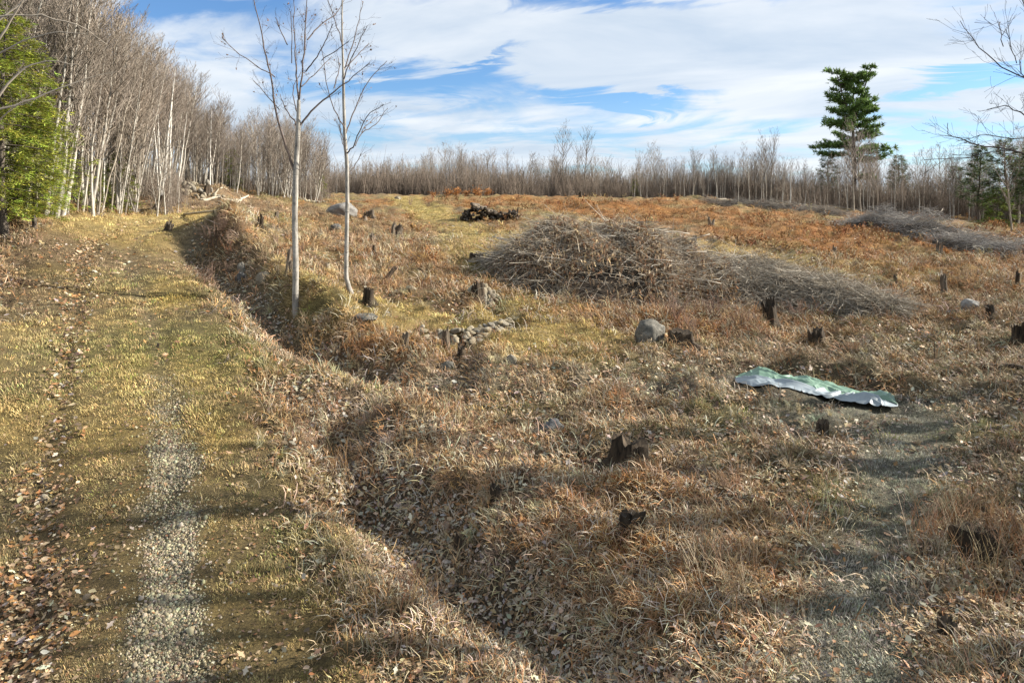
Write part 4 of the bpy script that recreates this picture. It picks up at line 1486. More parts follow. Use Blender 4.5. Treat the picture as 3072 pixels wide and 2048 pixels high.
def build_evergreens():
    hem = [evergreen(40 + i, 9.5, 3.0, 130, 0.24, (0.235, 0.26, 0.045), 0.20, 0.10, 30, 1.0, 0.0, 0.45) for i in range(2)]
    small = [evergreen(60 + i, 4.0, 1.3, 44, 0.25, (0.17, 0.19, 0.035), 0.22, 0.0, 10) for i in range(2)]
    pine = [evergreen(80 + i, 9.0, 2.6, 52, 0.0, (0.10, 0.135, 0.055), 0.45, 0.2, 10, 1.0, 0.25) for i in range(2)]
    for (px, D, s, k, lab) in [(15, 25.2, 0.86, 0, 'large yellow-green hemlock at the left edge of the drive'), (-150, 26.5, 1.1, 1, 'tall hemlock partly out of frame behind the left evergreen'),
                               (105, 26.6, 0.52, 1, 'shorter yellow-green hemlock right of the large left evergreen')]:
        x = (px - 1536) / FOC * D
        t = put_evergreen('hemlock_tree', lab, hem[k][0], hem[k][1], (x, D, gz(x, D)), px * .1, s)
    for (px, D, s, lab) in [(350, 39, 0.85, 'small green hemlock under the bare trees by the birch clump'), (285, 36, 0.6, 'low green hemlock under the left bare trees'), (960, 66, 0.55, 'small green bush tree at the right end of the fanned grove'),
                            (690, 62, 0.9, 'dark little evergreen in the middle grove'), (1905, 92, 0.75, 'small dark evergreen at the gap in the crest tree line'), (330, 42, .8, 'shaded small hemlock deep in the left grove')]:
        x = (px - 1536) / FOC * D
        put_evergreen('small_evergreen', lab, small[int(px) % 2][0], small[int(px) % 2][1], (x, D, gz(x, D)), px * .3, s)
    for (px, D, topy, lab) in [(2700, 98, 468, 'short pine with flat boughs right of the tall pine'), (2480, 100, 455, 'short dark pine left of the tall pine'), (2935, 72, 440, 'dark pine in the right tree line'),
                               (3010, 70, 420, 'darkest tall pine at the right end of the tree line'), (3085, 68, 430, 'pine cut by the right edge of the picture'), (2870, 90, 500, 'small pine behind the right-hand bare trees')]:
        x = (px - 1536) / FOC * D
        z = gz(x, D)
        h = CAM_H + (HOR - topy) / FOC * D - z
        put_evergreen('pine_tree', lab, pine[int(px) % 2][0], pine[int(px) % 2][1], (x, D, z), px * .7, h / 9.0)
    low = evergreen(95, 3.0, 1.5, 30, 0.15, (0.12, 0.15, 0.03), 0.3, 0.0, 9)
    x = (2990 - 1536) / FOC * 66
    put_evergreen('small_evergreen', 'low bright green evergreen under the right-hand pines', low[0], low[1], (x, 66, gz(x, 66)), 0, 1.2)
    D = 98
    x = (2562 - 1536) / FOC * D
    z = gz(x, D)
    h = CAM_H + (HOR - 205) / FOC * D - z
    tm, cm = pine_big()
    put_evergreen('pine_tree', 'tall dark green white pine with forked crown towering over the right tree line', tm, cm, (x, D, z), 0, h / 20.5)


# ------------------------------------------------------------------ the two young birches
def traced_tree(name, label, base, D, trunk, limbs, seed, r_trunk, leaves, lcol=(0.115, 0.09, 0.078), lw=1.0):
    """trunk and limbs follow the picture; depth is spread by hand"""
    r = np.random.default_rng(seed)
    e = obj(name, None, None, base)
    tag(e, label, 'tree')

    def W(px, py, dy=0.0):
        p = Vector(pix(px, py, D))
        return np.array([p.x - base.x, dy, p.z - base.z])
    T = np.array([W(x, y, 0) for (x, y, w) in trunk])
    T[0, 2] = -0.15
    mb = MB()
    # resample for a smooth stem
    s = np.linspace(0, len(T) - 1, len(T) * 4)
    Ti = np.stack([np.interp(s, np.arange(len(T)), T[:, k]) for k in range(3)], 1)
    Wi = np.interp(s, np.arange(len(T)), [w for (_, _, w) in trunk]) / FOC * D / 2
    mb.tube(Ti, Wi, 9)
    obj('trunk', mb.mesh('trunk', [M_BARK_YOUNG], True, False), e)
    V0, Q0 = leaf_shape(3)

    def twig(cr, lf, p, d, l, rad, lev):
        m = p + d * l * .5 + r.normal(0, .04, 3) * l
        q = p + d * l + np.array([0, 0, .06 * l])
        cr.tube([p, m, q], [rad, rad * .7, .003], 3, np.array(lcol) * .68)
        if lev > 0:
            for _ in range(3):
                f = r.uniform(.3, 1)
                d2 = d + r.normal(0, .45, 3) + np.array([0, 0, .15])
                d2 /= np.linalg.norm(d2)
                twig(cr, lf, p + (q - p) * f, d2, l * r.uniform(.35, .6), rad * .6, lev - 1)
        if r.uniform() < leaves:
            for _ in range(r.integers(1, 4)):
                c = p + (q - p) * r.uniform(.5, 1)
                ee = np.array(Euler((r.uniform(-1.5, 1.5), r.uniform(-1.5, 1.5), r.uniform(0, 6.28))).to_matrix())
                lf.add((V0 * r.uniform(.05, .085)) @ ee.T + c, None, Q0, np.array((0.20, 0.11, 0.055)) * r.uniform(.6, 1.4))
    for (pts, w0, dep) in limbs:
        L = np.array([W(x, y, dep * i / (len(pts) - 1) * 1.6) for i, (x, y) in enumerate(pts)])
        sx = np.linspace(0, len(L) - 1, len(L) * 3)
        Li = np.stack([np.interp(sx, np.arange(len(L)), L[:, k]) for k in range(3)], 1)
        Li[1:-1] += r.normal(0, .012, Li[1:-1].shape)
        rad = np.linspace(w0 * lw, 2.0, len(Li)) / FOC * D / 2
        limb = MB()
        limb.tube(Li, rad * .88, 5, lcol)
        lo = obj('limb', limb.mesh('limb', [M_TWIG], True), e)
        cr, lf = MB(), MB()
        n = max(3, int(len(Li) * .75))
        for j in range(n):
            f = r.uniform(.3, 1.0)
            i0 = min(int(f * (len(Li) - 1)), len(Li) - 2)
            p = Li[i0]
            d = Li[i0 + 1] - Li[i0]
            d = d / np.linalg.norm(d) + r.normal(0, .5, 3)
            d /= np.linalg.norm(d)
            twig(cr, lf, p, d, r.uniform(.3, .7), .0045, 1)
        obj('twigs', cr.mesh('twigs', [M_TWIG]), lo)
        if lf.n:
            obj('dead_leaves', lf.mesh('dead_leaves', [M_PLANT]), lo)
    return e


def build_young_birches():
    b = hit(890, 942)
    traced_tree('young_birch', 'young grey-white birch with forked crown nearer the drive', b, b.y,
                [(891, 944, 25), (886, 925, 19), (887, 800, 18), (884, 650, 17.5), (887, 520, 16), (895, 380, 14), (896, 300, 10)],
                [([(886, 525), (868, 460), (845, 385), (832, 300), (824, 230), (808, 150), (800, 90), (785, 20), (780, -60)], 9, -.5),
                 ([(892, 378), (868, 355), (835, 320), (805, 265)], 6, .7),
                 ([(896, 376), (885, 340), (862, 300), (845, 245), (862, 190)], 5.5, .9),
                 ([(897, 305), (884, 250), (872, 180), (862, 120), (850, 40), (845, -50)], 7, .8),
                 ([(862, 135), (835, 90), (810, 40)], 4, .3), ([(875, 190), (890, 120), (900, 60)], 3.5, -.6),
                 ([(897, 302), (908, 220), (918, 140), (925, 60), (930, -60)], 7, -.2), ([(916, 150), (905, 80), (900, 0)], 4, .5), ([(922, 120), (950, 60), (985, 20), (1000, -40)], 5, .9),
                 ([(917, 215), (960, 185), (1000, 140), (1030, 105)], 5, -.8),
                 ([(902, 374), (935, 330), (975, 290), (1010, 260), (1060, 215), (1100, 180)], 7.5, .3), ([(1002, 265), (1005, 200), (990, 150)], 4, .6), ([(965, 182), (1020, 155), (1060, 140)], 3.5, -.4),
                 ([(825, 232), (790, 210), (750, 180), (725, 150)], 4, -.9), ([(806, 160), (770, 140)], 3, .4), ([(838, 330), (815, 290), (800, 262)], 3.5, -.7),
                 ([(905, 260), (935, 200), (960, 140)], 4, .9)], 11, .2, 0.16)
    b = hit(1055, 880)
    traced_tree('young_birch', 'thinner young birch with curved base further right on the bank', b, b.y,
                [(1056, 884, 22), (1046, 862, 15), (1038, 830, 13), (1040, 700, 12.5), (1042, 600, 12), (1041, 500, 11.5), (1034, 400, 10), (1031, 300, 9), (1030, 220, 7.5), (1027, 130, 6), (1026, 60, 5), (1028, -80, 3)],
                [([(1041, 525), (1055, 500), (1072, 455)], 4, .4), ([(1040, 462), (1065, 440), (1085, 400), (1115, 350), (1165, 325)], 5.5, -.5), ([(1085, 400), (1120, 370), (1150, 315)], 3.5, .5), ([(1066, 438), (1075, 380), (1100, 335)], 3.5, .9),
                 ([(1038, 400), (1050, 350), (1065, 300), (1085, 250), (1115, 200), (1145, 165)], 5, .6), ([(1034, 390), (1015, 340), (1002, 280), (990, 160)], 4.5, -.7), ([(1033, 450), (1018, 420), (998, 365)], 3.5, .5),
                 ([(1031, 240), (1050, 210), (1085, 150), (1120, 100)], 4.5, -.6), ([(1030, 215), (1045, 150), (1058, 80), (1070, 0)], 5, .5), ([(1029, 140), (1015, 70), (1000, 10)], 4, -.5), ([(1040, 200), (1070, 140), (1080, 100)], 3.5, .9),
                 ([(1036, 470), (1045, 420), (1050, 370)], 3, -.9)], 12, .16, 0.12)


# ------------------------------------------------------------------ stumps, logs, rocks
STUMPS = []


def stump(label, px, py, w_px, h_px, mat=None, stems=1, lean=0.0, jag=0.25, group=None, cat='stump', name='tree_stump', top=True):
    p = hit(px, py)
    D = p.y
    rad, h = w_px * .78 / FOC * D / 2, h_px * .85 / FOC * D
    STUMPS.append((p.x, p.y, rad))
    r = np.random.default_rng(int(px * 7 + py))
    e = obj(name, None, None, p, (0, lean, 0))
    tag(e, label, cat, group)
    mat = mat or M_WOOD
    for k in range(stems):
        n = 30
        rr = rad if stems == 1 else rad * r.uniform(.28, .45)
        off = np.zeros(2) if stems == 1 else np.array([(k - (stems - 1) / 2) * rad * 1.5 / stems + r.normal(0, rad * .1), r.normal(0, rad * .3)])
        hh = h * (1 if stems == 1 else r.uniform(.65, 1.1))
        an = np.arange(n) * 2 * math.pi / n
        prof = 1 + .14 * np.sin(2 * an + r.uniform(0, 6)) + .10 * np.sin(5 * an + r.uniform(0, 6)) + r.normal(0, .05, n)
        root = np.maximum(0, np.sin(4 * an + r.uniform(0, 6)) + .3 * np.sin(7 * an)) ** 1.5
        tilt = r.normal(0, .25, 2) * (1 if stems > 1 else .3)
        spk = np.abs(fbm(an * 2.2, an * 0 + k, 1.0, 3, int(px) + k)) * 3.0 + .5 * np.sin(an + r.uniform(0, 6)) + r.normal(0, .22, n)
        rows = []
        for (f, sc) in ((-0.3, 1.25), (0.0, 1.12), (0.12, 1.05), (0.3, 1.0), (0.55, .97), (.8, .94), (1.0, .90)):
            z = np.full(n, f * hh)
            if f > .5:
                z = z + hh * jag * spk * (f - .5) * 1.5
            flare = sc + .55 * root * max(0, .35 - max(f, 0)) / .35
            wv = 1 + r.normal(0, .025, n)
            rows.append(np.stack([off[0] + tilt[0] * z + rr * flare * prof * wv * np.cos(an), off[1] + tilt[1] * z + rr * flare * prof * wv * np.sin(an), z], 1))
        V = np.concatenate(rows)
        m = len(rows)
        i = np.arange(m - 1)[:, None] * n
        j = np.arange(n)[None]
        q = np.stack([i + j, i + (j + 1) % n, i + n + (j + 1) % n, i + n + j], -1).reshape(-1, 4)
        obj('stem' if stems > 1 else 'bark', np_mesh('stump_side', V, [q], [mat], None, False), e)
        topr = rows[-1]
        c = topr.mean(0) - np.array([0, 0, hh * (.08 + .5 * jag)])
        V2 = np.concatenate([topr * 1.0, [c]])
        T = np.stack([np.arange(n), (np.arange(n) + 1) % n, np.full(n, n)], 1)
        obj('cut_top', np_mesh('stump_top', V2, [T], [M_WOOD if mat is not M_WOOD_DARK else M_WOOD_DARK], None, False), e)
    return e


def rock(label, px, py, w_px, h_px, depth=0.9, seed=1, mat=None, sink=.25, name='boulder', rot=0.0, cat='rock'):
    p = hit(px, py)
    D = p.y
    w, h = w_px / FOC * D / 2, h_px / FOC * D
    me = stone_mesh(name, seed, 4, (1, 1, 1), .55, mat or M_ROCK, True, .85)
    o = obj(name, me, None, (p.x, p.y + w * depth * .5, p.z + h * .22), (0, 0, rot), (w * 1.1, w * depth, h * .9))
    return tag(o, label, cat)


def log(label, a, b, r0, r1, mat=None, name='log', cat='log', bend=0.012, seed=0, dz=0.0):
    r = np.random.default_rng(seed + 17)
    A, B = hit(*a), hit(*b)
    n = 9
    t = np.linspace(0, 1, n)
    P = np.array([A[:]])[0] * (1 - t)[:, None] + np.array(B[:]) * t[:, None]
    L = (B - A).length
    P += np.cumsum(r.normal(0, bend, (n, 3)) * np.array([1, 1, .3]), 0) * L * .2
    for i in range(n):
        P[i, 2] = max(P[i, 2], gz(P[i, 0], P[i, 1]) + .4 * r0) + dz
    o0 = P[0].copy()
    mb = MB()
    mb.tube(P - o0, np.linspace(r0, r1, n), 8, cap=True)
    o = obj(name, mb.mesh(name, [mat or M_WOOD_PALE], True, False), None, o0)
    return tag(o, label, cat)


def build_small():
    S = stump
    S('large dark rotten stump in the rough grass of the near mound', 1885, 1398, 130, 78, M_WOOD_DARK, jag=.5)
    S('grey-green split stump below the largest stump near the ditch', 1895, 1590, 92, 52, M_WOOD_DARK, jag=.5)
    S('wide black stump at the right edge among leaves', 2925, 1665, 150, 82, M_WOOD_DARK, jag=.3)
    S('small black stump in the bottom right corner', 2845, 1925, 70, 62, M_WOOD_DARK, jag=.3)
    S('small dark stump in front of the tarpaulin', 2468, 1305, 42, 38, M_WOOD_DARK, jag=.4)
    S('little black stump in the ditch bank below the near mound', 1385, 1665, 56, 52, M_WOOD_DARK, jag=.4)
    S('little dark stump beside the ditch at the foot of the grassy bank', 1490, 1510, 48, 50, M_WOOD_DARK, jag=.4)
    S('dark stump behind the boulder by the brush pile', 2040, 1035, 84, 42, M_WOOD_DARK, jag=.25)
    S('tall pointed dark stump in front of the brush pile', 2312, 980, 50, 64, M_WOOD_DARK, jag=.6)
    S('squat splintered stump right of the pointed stump', 2455, 1035, 56, 44, M_WOOD_DARK, jag=.5)
    S('ragged uprooted stump at the right end of the brush pile', 2600, 955, 70, 50, M_WOOD_DARK, jag=.5)
    S('cut stump on the grassy bank below the stone wall', 1213, 1043, 26, 46, M_WOOD, jag=.3)
    S('reddish narrow stump on the bank below the stone wall', 1338, 1050, 28, 58, M_WOOD, jag=.4)
    S('short black stump right of the reddish narrow stump', 1383, 1075, 34, 34, M_WOOD_DARK, jag=.4)
    S('broken brown stump rising from the stones at the right end of the wall', 1436, 896, 46, 40, M_WOOD_DARK, jag=.6)
    S('dark mossy stump just behind the stone wall', 1103, 915, 34, 50, M_WOOD_DARK, jag=.2)
    S('jagged low stump cluster in the grass of the drive', 505, 692, 34, 26, M_WOOD, stems=4, jag=.5)
    S('dark many-stemmed stump on top of the shrubby mound', 780, 690, 30, 40, M_WOOD_DARK, stems=4, jag=.4)
    S('pale splintered stump in the middle of the clearing', 1190, 705, 40, 30, M_WOOD, stems=4, jag=.5)
    S('narrow grey stump left of the pale splintered stump', 1118, 728, 18, 26, M_WOOD, jag=.3)
    S('dark thin stump below the narrow grey stump', 1122, 760, 14, 24, M_WOOD_DARK, jag=.3)
    S('tall thin grey snag on the right hillside', 2833, 890, 22, 66, M_WOOD, jag=.5)
    S('dark upright post-like snag at the right edge', 3052, 860, 12, 44, M_WOOD_DARK, jag=.3)
    S('short grey stump left of the tall right-hand snag', 2687, 845, 14, 20, M_WOOD, jag=.3)
    S('small dark stump below the tall right-hand snag', 2975, 955, 34, 34, M_WOOD_DARK, jag=.5)
    S('black ragged stump at the far right edge', 3068, 1020, 60, 44, M_WOOD_DARK, jag=.5)
    S('twin pale stump near the top of the right hillside', 2132, 678, 26, 22, M_WOOD, stems=3, jag=.4)
    S('two thin cut stems below the right brush heap', 2818, 762, 26, 40, M_WOOD, stems=2, jag=.4)
    S('leaning thin stump in the orange hillside', 2503, 762, 14, 22, M_WOOD, lean=.2, jag=.4)
    S('dark squat stump below the right-hand boulder', 2610, 925, 40, 20, M_WOOD_DARK, jag=.5)
    S('small grey stump at the left edge of the orange hillside', 2082, 735, 18, 22, M_WOOD, jag=.4)
    S('dark stump on the crest near the distant trees', 1741, 592, 10, 16, M_WOOD_DARK, jag=.3)
    S('pale small stump on the ground right of the young birches', 985, 808, 18, 16, M_WOOD_PALE, jag=.3)
    S('ragged grey stumps behind the two young birches', 1108, 652, 44, 20, M_WOOD, stems=5, jag=.4)
    S('little grey stump left of the half-buried boulder', 830, 655, 14, 18, M_WOOD, jag=.3)
    S('grey stump on the dirt slope above the fallen white log', 645, 652, 14, 20, M_WOOD, jag=.3)
    S('bent dark stump on the dirt bank by the birch clump', 468, 628, 22, 40, M_WOOD_DARK, jag=.5, lean=.25)
    S('dark curved stump under the middle grove', 622, 583, 22, 26, M_WOOD_DARK, jag=.5)
    S('tall grey-brown post stump left of the nearer young birch', 862, 828, 18, 88, M_WOOD, jag=.25)
    S('shorter grey stump joined beside the tall post stump', 876, 828, 12, 46, M_WOOD, jag=.25)
    S('leaning reddish broken trunk on the terrace', 1150, 850, 16, 56, M_WOOD, lean=.62, jag=.5)
    S('round dark stump with moss at the edge of the brush pile', 1430, 785, 50, 24, M_WOOD_DARK, jag=.5)
    S('round grey stump left of the rubble by the fallen logs', 1093, 660, 18, 12, M_WOOD, jag=.2)
    # rocks
    rock('grey boulder with rounded top beside the dark stump', 1955, 1022, 84, 62, 1.0, 3)
    rock('large pale half-buried boulder behind the young birches', 1013, 643, 92, 34, 1.1, 4, M_ROCK_PALE)
    rock('small grey rock on the right hillside below the tall snag', 2915, 930, 50, 26, 1.0, 5, M_ROCK_PALE)
    rock('brown-grey boulder sunk in dead grass above the ditch', 1655, 1296, 66, 30, 1.0, 6)
    rock('pale stone on the grass right of the wall bank', 1533, 1095, 34, 22, .9, 7, M_FIELD, name='stone')
    rock('grey stone low on the bank under the wall stumps', 1345, 1110, 34, 22, .9, 8, name='stone')
    rock('flat pale slab at the left end of the stone wall', 1095, 962, 66, 16, .8, 9, name='stone_slab')
    rock('white pointed stone standing on the mound above the ditch', 722, 820, 22, 30, .8, 10, M_FIELD, name='stone')
    rock('pale grey stone right of the pointed stone above the ditch', 788, 845, 44, 30, .9, 11, M_FIELD, name='stone')
    rock('mossy stone left of the pointed stone above the ditch', 722, 850, 32, 28, .9, 12, name='stone')
    rock('pale flat stone on the terrace behind the wall', 1232, 870, 30, 12, .8, 13, M_FIELD, name='stone')
    rock('round grey stone at the trunk of the nearer birch', 893, 727, 18, 24, .9, 14, M_FIELD, name='stone')
    rock('white stone on the path near the crest', 1193, 598, 20, 8, .8, 15, M_FIELD, name='stone')
    rock('grey stones heaped in the clearing right of the birches', 1005, 688, 34, 16, .9, 16, M_ROCK, name='stone')
    rock('pale quartz stone among leaves on the left of the drive', 130, 1503, 26, 18, .8, 17, M_FIELD, name='stone')
    rock('tan stone in front of the tarpaulin', 2330, 1196, 22, 14, .8, 18, M_FIELD, name='stone')
    # fallen logs by the bend of the drive
    log('long white fallen log lying along the drive bend', (553, 645), (690, 633), .07, .055, seed=1)
    log('pale thick log on the dirt slope above the drive bend', (600, 603), (715, 601), .11, .08, seed=2)
    log('thin pale log higher on the dirt slope', (640, 590), (745, 592), .06, .04, seed=3)
    log('short tilted pale log at the end of the thick log', (690, 612), (742, 590), .07, .06, seed=4)
    log('grey log lying half buried on the right behind the hollow', (2880, 1095), (3072, 1112), .09, .10, M_WOOD_DARK, seed=5)
    log('thin dark stick lying left of the squat stump', (2440, 1040), (2580, 1060), .02, .012, M_WOOD_DARK, name='stick', cat='stick', seed=6)
    log('bare pale log across the low brush on the right crest', (2150, 602), (2220, 606), .10, .07, M_WOOD_PALE, seed=7)
    log('dead branch lying over the low brush on the right hillside', (2520, 640), (2590, 628), .07, .04, M_WOOD, name='branch', cat='branch', seed=8)
    # thin steel rod by the hollow
    p = hit(2803, 1090)
    mb = MB()
    mb.tube([(0, 0, -.2), (0.01, 0, .3), (0.0, 0, .62)], .011, 6, cap=True)
    for z in (.55, .35):
        mb.tube([(-.03, 0, z), (.03, 0, z + .005)], .008, 5, cap=True)
    tag(obj('metal_stake', mb.mesh('metal_stake', [M_WOOD_DARK], True, False), None, p), 'thin dark metal stake standing beside the hollow on the right', 'stake')


def build_wall():
    """dry stone wall curving round the terrace, every stone a piece"""
    e = obj('stone_wall', None, None, hit(1300, 985))
    tag(e, 'low dry stone wall of rounded field stones curving around the grassy terrace', 'wall')
    base = e.location
    meshes = [stone_mesh('stone', 200 + i, 3, (1.1, .85, .72), .4, M_FIELD, True, .92) for i in range(8)]
    r = np.random.default_rng(9)
    W = np.array(WALL[1:6])
    seg = np.concatenate([[0], np.cumsum(np.hypot(*np.diff(W, axis=0).T))])
    tot = seg[-1]
    s = 0.25
    while s < tot:
        x = np.interp(s, seg, W[:, 0])
        y = np.interp(s, seg, W[:, 1])
        f = s / tot
        rows = 2 if f < .18 else 6
        if f < .12 and r.uniform() < .35:
            s += .3
            continue
        for k in range(rows):
            sz = r.uniform(.075, .165) * (1.15 if k < 2 else .95)
            xx = x + r.normal(0, .06)
            yy = y - 0.50 + k * 0.10 + r.normal(0, .05)
            zz = gz(xx, yy) if k == 0 else max(z0 + .085, gz(xx, yy) + .02)
            if k == 0:
                z0 = zz + .04
            else:
                z0 = zz
            o = obj('stone', meshes[r.integers(8)], e, Vector((xx, yy, z0 + .03)) - base, (r.normal(0, .3), r.normal(0, .3), r.uniform(0, 6.28)), sz * np.array([1.3, 1.05, .95]))
        s += r.uniform(.13, .20)
    # rubble heap at the far right end
    p = hit(1448, 905)
    for i in range(48):
        a, q = r.uniform(0, 6.28), math.sqrt(r.uniform())
        xx, yy = p.x + .62 * q * math.cos(a), p.y + .3 + .55 * q * math.sin(a)
        h = .55 * (1 - q) ** .8 * r.uniform(.3, 1.0)
        obj('stone', meshes[r.integers(8)], e, Vector((xx, yy, gz(xx, yy) + h)) - base, tuple(r.uniform(0, 6.28, 3)), r.uniform(.08, .17))
    # rubble heap behind the drive bend
    c = hit(545, 585)
    e2 = obj('rubble_heap', None, None, c)
    tag(e2, 'heap of pale rubble stones at the foot of the birch clump', 'rubble')
    for i in range(46):
        xx, yy = c.x + r.normal(0, .9), c.y + r.uniform(0, 2.2)
        obj('stone', meshes[r.integers(8)], e2, Vector((xx, yy, gz(xx, yy) + r.uniform(0, .35))) - c, tuple(r.uniform(0, 6.28, 3)), r.uniform(.1, .28))
    c = hit(925, 607)
    e3 = obj('rubble_heap', None, None, c)
    tag(e3, 'line of pale split stones left of the half-buried boulder', 'rubble')
    for i in range(30):
        xx, yy = c.x + r.uniform(-1.6, 1.6), c.y + r.normal(0, .4)
        obj('stone', meshes[r.integers(8)], e3, Vector((xx, yy, gz(xx, yy) + .06)) - c, tuple(r.uniform(0, 6.28, 3)), r.uniform(.1, .22))


def build_log_pile():
    A, B = hit(1385, 662), hit(1552, 662)
    e = obj('log_pile', None, None, (A + B) / 2)
    tag(e, 'stack of dark split firewood on the grass of the clearing', 'log pile')
    base = e.location
    r = np.random.default_rng(31)
    mats = [M_WOOD_DARK, M_WOOD, M_BARK_DARK, M_WOOD_DARK]
    meshes = []
    for i in range(5):
        mb = MB()
        n = 4
        t = np.linspace(0, 1, n)
        P = np.stack([r.normal(0, .01, n), (t - .5) * 1.1, r.normal(0, .01, n)], 1)
        mb.tube(P, r.uniform(.09, .13, n), 7, cap=True)
        meshes.append(mb.mesh('log', [mats[i % 4]], False, False))
    L = (B - A).length
    for k in range(95):
        f = r.uniform(0, 1)
        hmax = np.interp(f, [0, .12, .3, .45, .6, 1], [.15, .75, 1.05, .8, .6, .5])
        p = A.lerp(B, f)
        z = r.uniform(0, hmax)
        y = r.uniform(-.25, .5)
        obj('log', meshes[r.integers(5)], e, Vector((p.x, p.y + y, gz(p.x, p.y + y) + .08 + z)) - base, (r.normal(0, .08), r.normal(0, .2), r.normal(0, .25)), r.uniform(.7, 1.15))
    p = B
    mb = MB()
    mb.tube([(0, 0, -.1), (0.02, 0, .5), (.05, 0, .95)], .06, 6, cap=True)
    obj('end_post', mb.mesh('end_post', [M_WOOD_DARK], True, False), e, Vector((p.x, p.y, gz(p.x, p.y))) - base)


# ------------------------------------------------------------------ brush piles
def brush_pile(name, label, ridge, seed, ntwig, nleaf, leaf_fn, nbranch, twig_col, wdir=0.75):
    """ridge: list of (px, py, width m, height m); twigs heaped over it, larger branches as parts"""
    r = np.random.default_rng(seed)
    C = [hit(px, py) for (px, py, w, h) in ridge]
    Wd = np.array([q[2] for q in ridge])
    Ht = np.array([q[3] for q in ridge])
    A = np.array([[c.x, c.y] for c in C])
    o = Vector((A[:, 0].mean(), A[:, 1].mean(), 0))
    o.z = gz(o.x, o.y)
    e = obj(name, None, None, o)
    tag(e, label, 'brush pile')
    seg = np.concatenate([[0], np.cumsum(np.hypot(*np.diff(A, axis=0).T))])
    tot = seg[-1]

    def frame(s):
        x, y = np.interp(s, seg, A[:, 0]), np.interp(s, seg, A[:, 1])
        x2, y2 = np.interp(min(s + .3, tot), seg, A[:, 0]), np.interp(min(s + .3, tot), seg, A[:, 1])
        x1, y1 = np.interp(max(s - .3, 0), seg, A[:, 0]), np.interp(max(s - .3, 0), seg, A[:, 1])
        d = math.atan2(y2 - y1, x2 - x1)
        return x, y, d, np.interp(s, seg, Wd), np.interp(s, seg, Ht)

    def surf(s, q, depth=0.0):
        x, y, d, w, h = frame(s)
        xx, yy = x - math.sin(d) * q * w, y + math.cos(d) * q * w
        lump = 1 + .8 * float(fbm(np.array(s), np.array(q * 2.0), .8, 3, seed))
        z = gz(xx, yy) + max(0, 1 - abs(q) ** 2.2) ** .8 * h * lump * (1 - depth)
        return np.array([xx, yy, z]), d
    # added dark core, put in to block light through the twigs
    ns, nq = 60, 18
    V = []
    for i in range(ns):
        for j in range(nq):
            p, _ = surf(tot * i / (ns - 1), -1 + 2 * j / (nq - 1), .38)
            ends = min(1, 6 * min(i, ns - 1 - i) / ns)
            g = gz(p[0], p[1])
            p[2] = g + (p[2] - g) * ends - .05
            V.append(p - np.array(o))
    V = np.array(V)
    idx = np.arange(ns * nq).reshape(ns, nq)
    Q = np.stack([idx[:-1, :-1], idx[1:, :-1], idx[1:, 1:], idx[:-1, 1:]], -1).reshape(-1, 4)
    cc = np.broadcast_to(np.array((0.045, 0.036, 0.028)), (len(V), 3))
    m = obj('light_block_core', np_mesh('light_block_core', V, [Q], [M_TWIG], cc, False), e)
    mb = MB()
    for i in range(ntwig):
        s = tot * r.uniform(0, 1)
        q = float(np.clip(r.normal(-.1, .5), -1.05, 1.05))
        p, d = surf(s, q, r.uniform(-.22, .30))
        L = r.uniform(.6, 2.8)
        a = d + r.normal(0, wdir) + (math.pi if r.uniform() < .5 else 0)
        el = r.normal(.05, .35)
        u = np.array([math.cos(a) * math.cos(el), math.sin(a) * math.cos(el), math.sin(el)])
        n = 4
        t = np.linspace(-.5, .5, n)[:, None]
        bow = np.array([0, 0, 1.0]) * (-(t ** 2) * L * r.uniform(-.1, .5)) + np.cross(u, [0, 0, 1]) * (t ** 2) * L * r.normal(0, .2)
        P = p + u * t * L + bow
        P[:, 2] = np.maximum(P[:, 2], gz(p[0], p[1]) + .02) + r.normal(0, .03)
        k = r.uniform(.55, 1.3)
        c = np.array(twig_col[r.integers(len(twig_col))]) * k
        r0 = r.uniform(.004, .011) * (2.0 if r.uniform() < .06 else 1)
        mb.tube(P - np.array(o), np.linspace(r0, r0 * .35, n), 3, c)
    t_o = obj('twigs', mb.mesh('twigs', [M_TWIG]), e)
    t_o['kind'] = 'stuff'
    if nleaf:
        lf = MB()
        V0, Q0 = leaf_shape(77, False)
        V0 = V0[[0, 6, 7, 8, 12, 13, 14, 18]]
        Q4 = [[0, 1, 2], [0, 3, 1], [7, 2, 4], [7, 4, 3]]
        V0 = np.array([(-.5, 0, 0), (-.1, .16, .08), (-.1, -.16, .08), (.25, .10, .05), (.25, -.10, .05), (.5, 0, -.05), (0, 0, 0)])
        T0 = [[0, 6, 1], [0, 2, 6], [6, 3, 1], [6, 2, 4], [6, 5, 3], [6, 4, 5]]
        pal = np.array([(0.36, 0.275, 0.185), (0.44, 0.345, 0.235), (0.27, 0.18, 0.115), (0.16, 0.11, 0.075), (0.48, 0.36, 0.21), (0.33, 0.19, 0.11)])
        cnt = 0
        while cnt < nleaf:
            f = r.uniform()
            q = float(np.clip(r.normal(-.25, .5), -1.05, .9))
            if r.uniform() > leaf_fn(f, q):
                continue
            cnt += 1
            p, d = surf(tot * f, q, r.uniform(-.22, .12))
            ee = np.array(Euler((r.normal(0, .6), r.normal(1.0, .6), r.uniform(0, 6.28))).to_matrix())
            lf.add((V0 * r.uniform(.14, .28)) @ ee.T + p - np.array(o), T0, None, pal[r.integers(6)] * r.uniform(.65, 1.3))
        l_o = obj('dead_leaves', lf.mesh('dead_leaves', [M_PLANT]), e)
        l_o['kind'] = 'stuff'
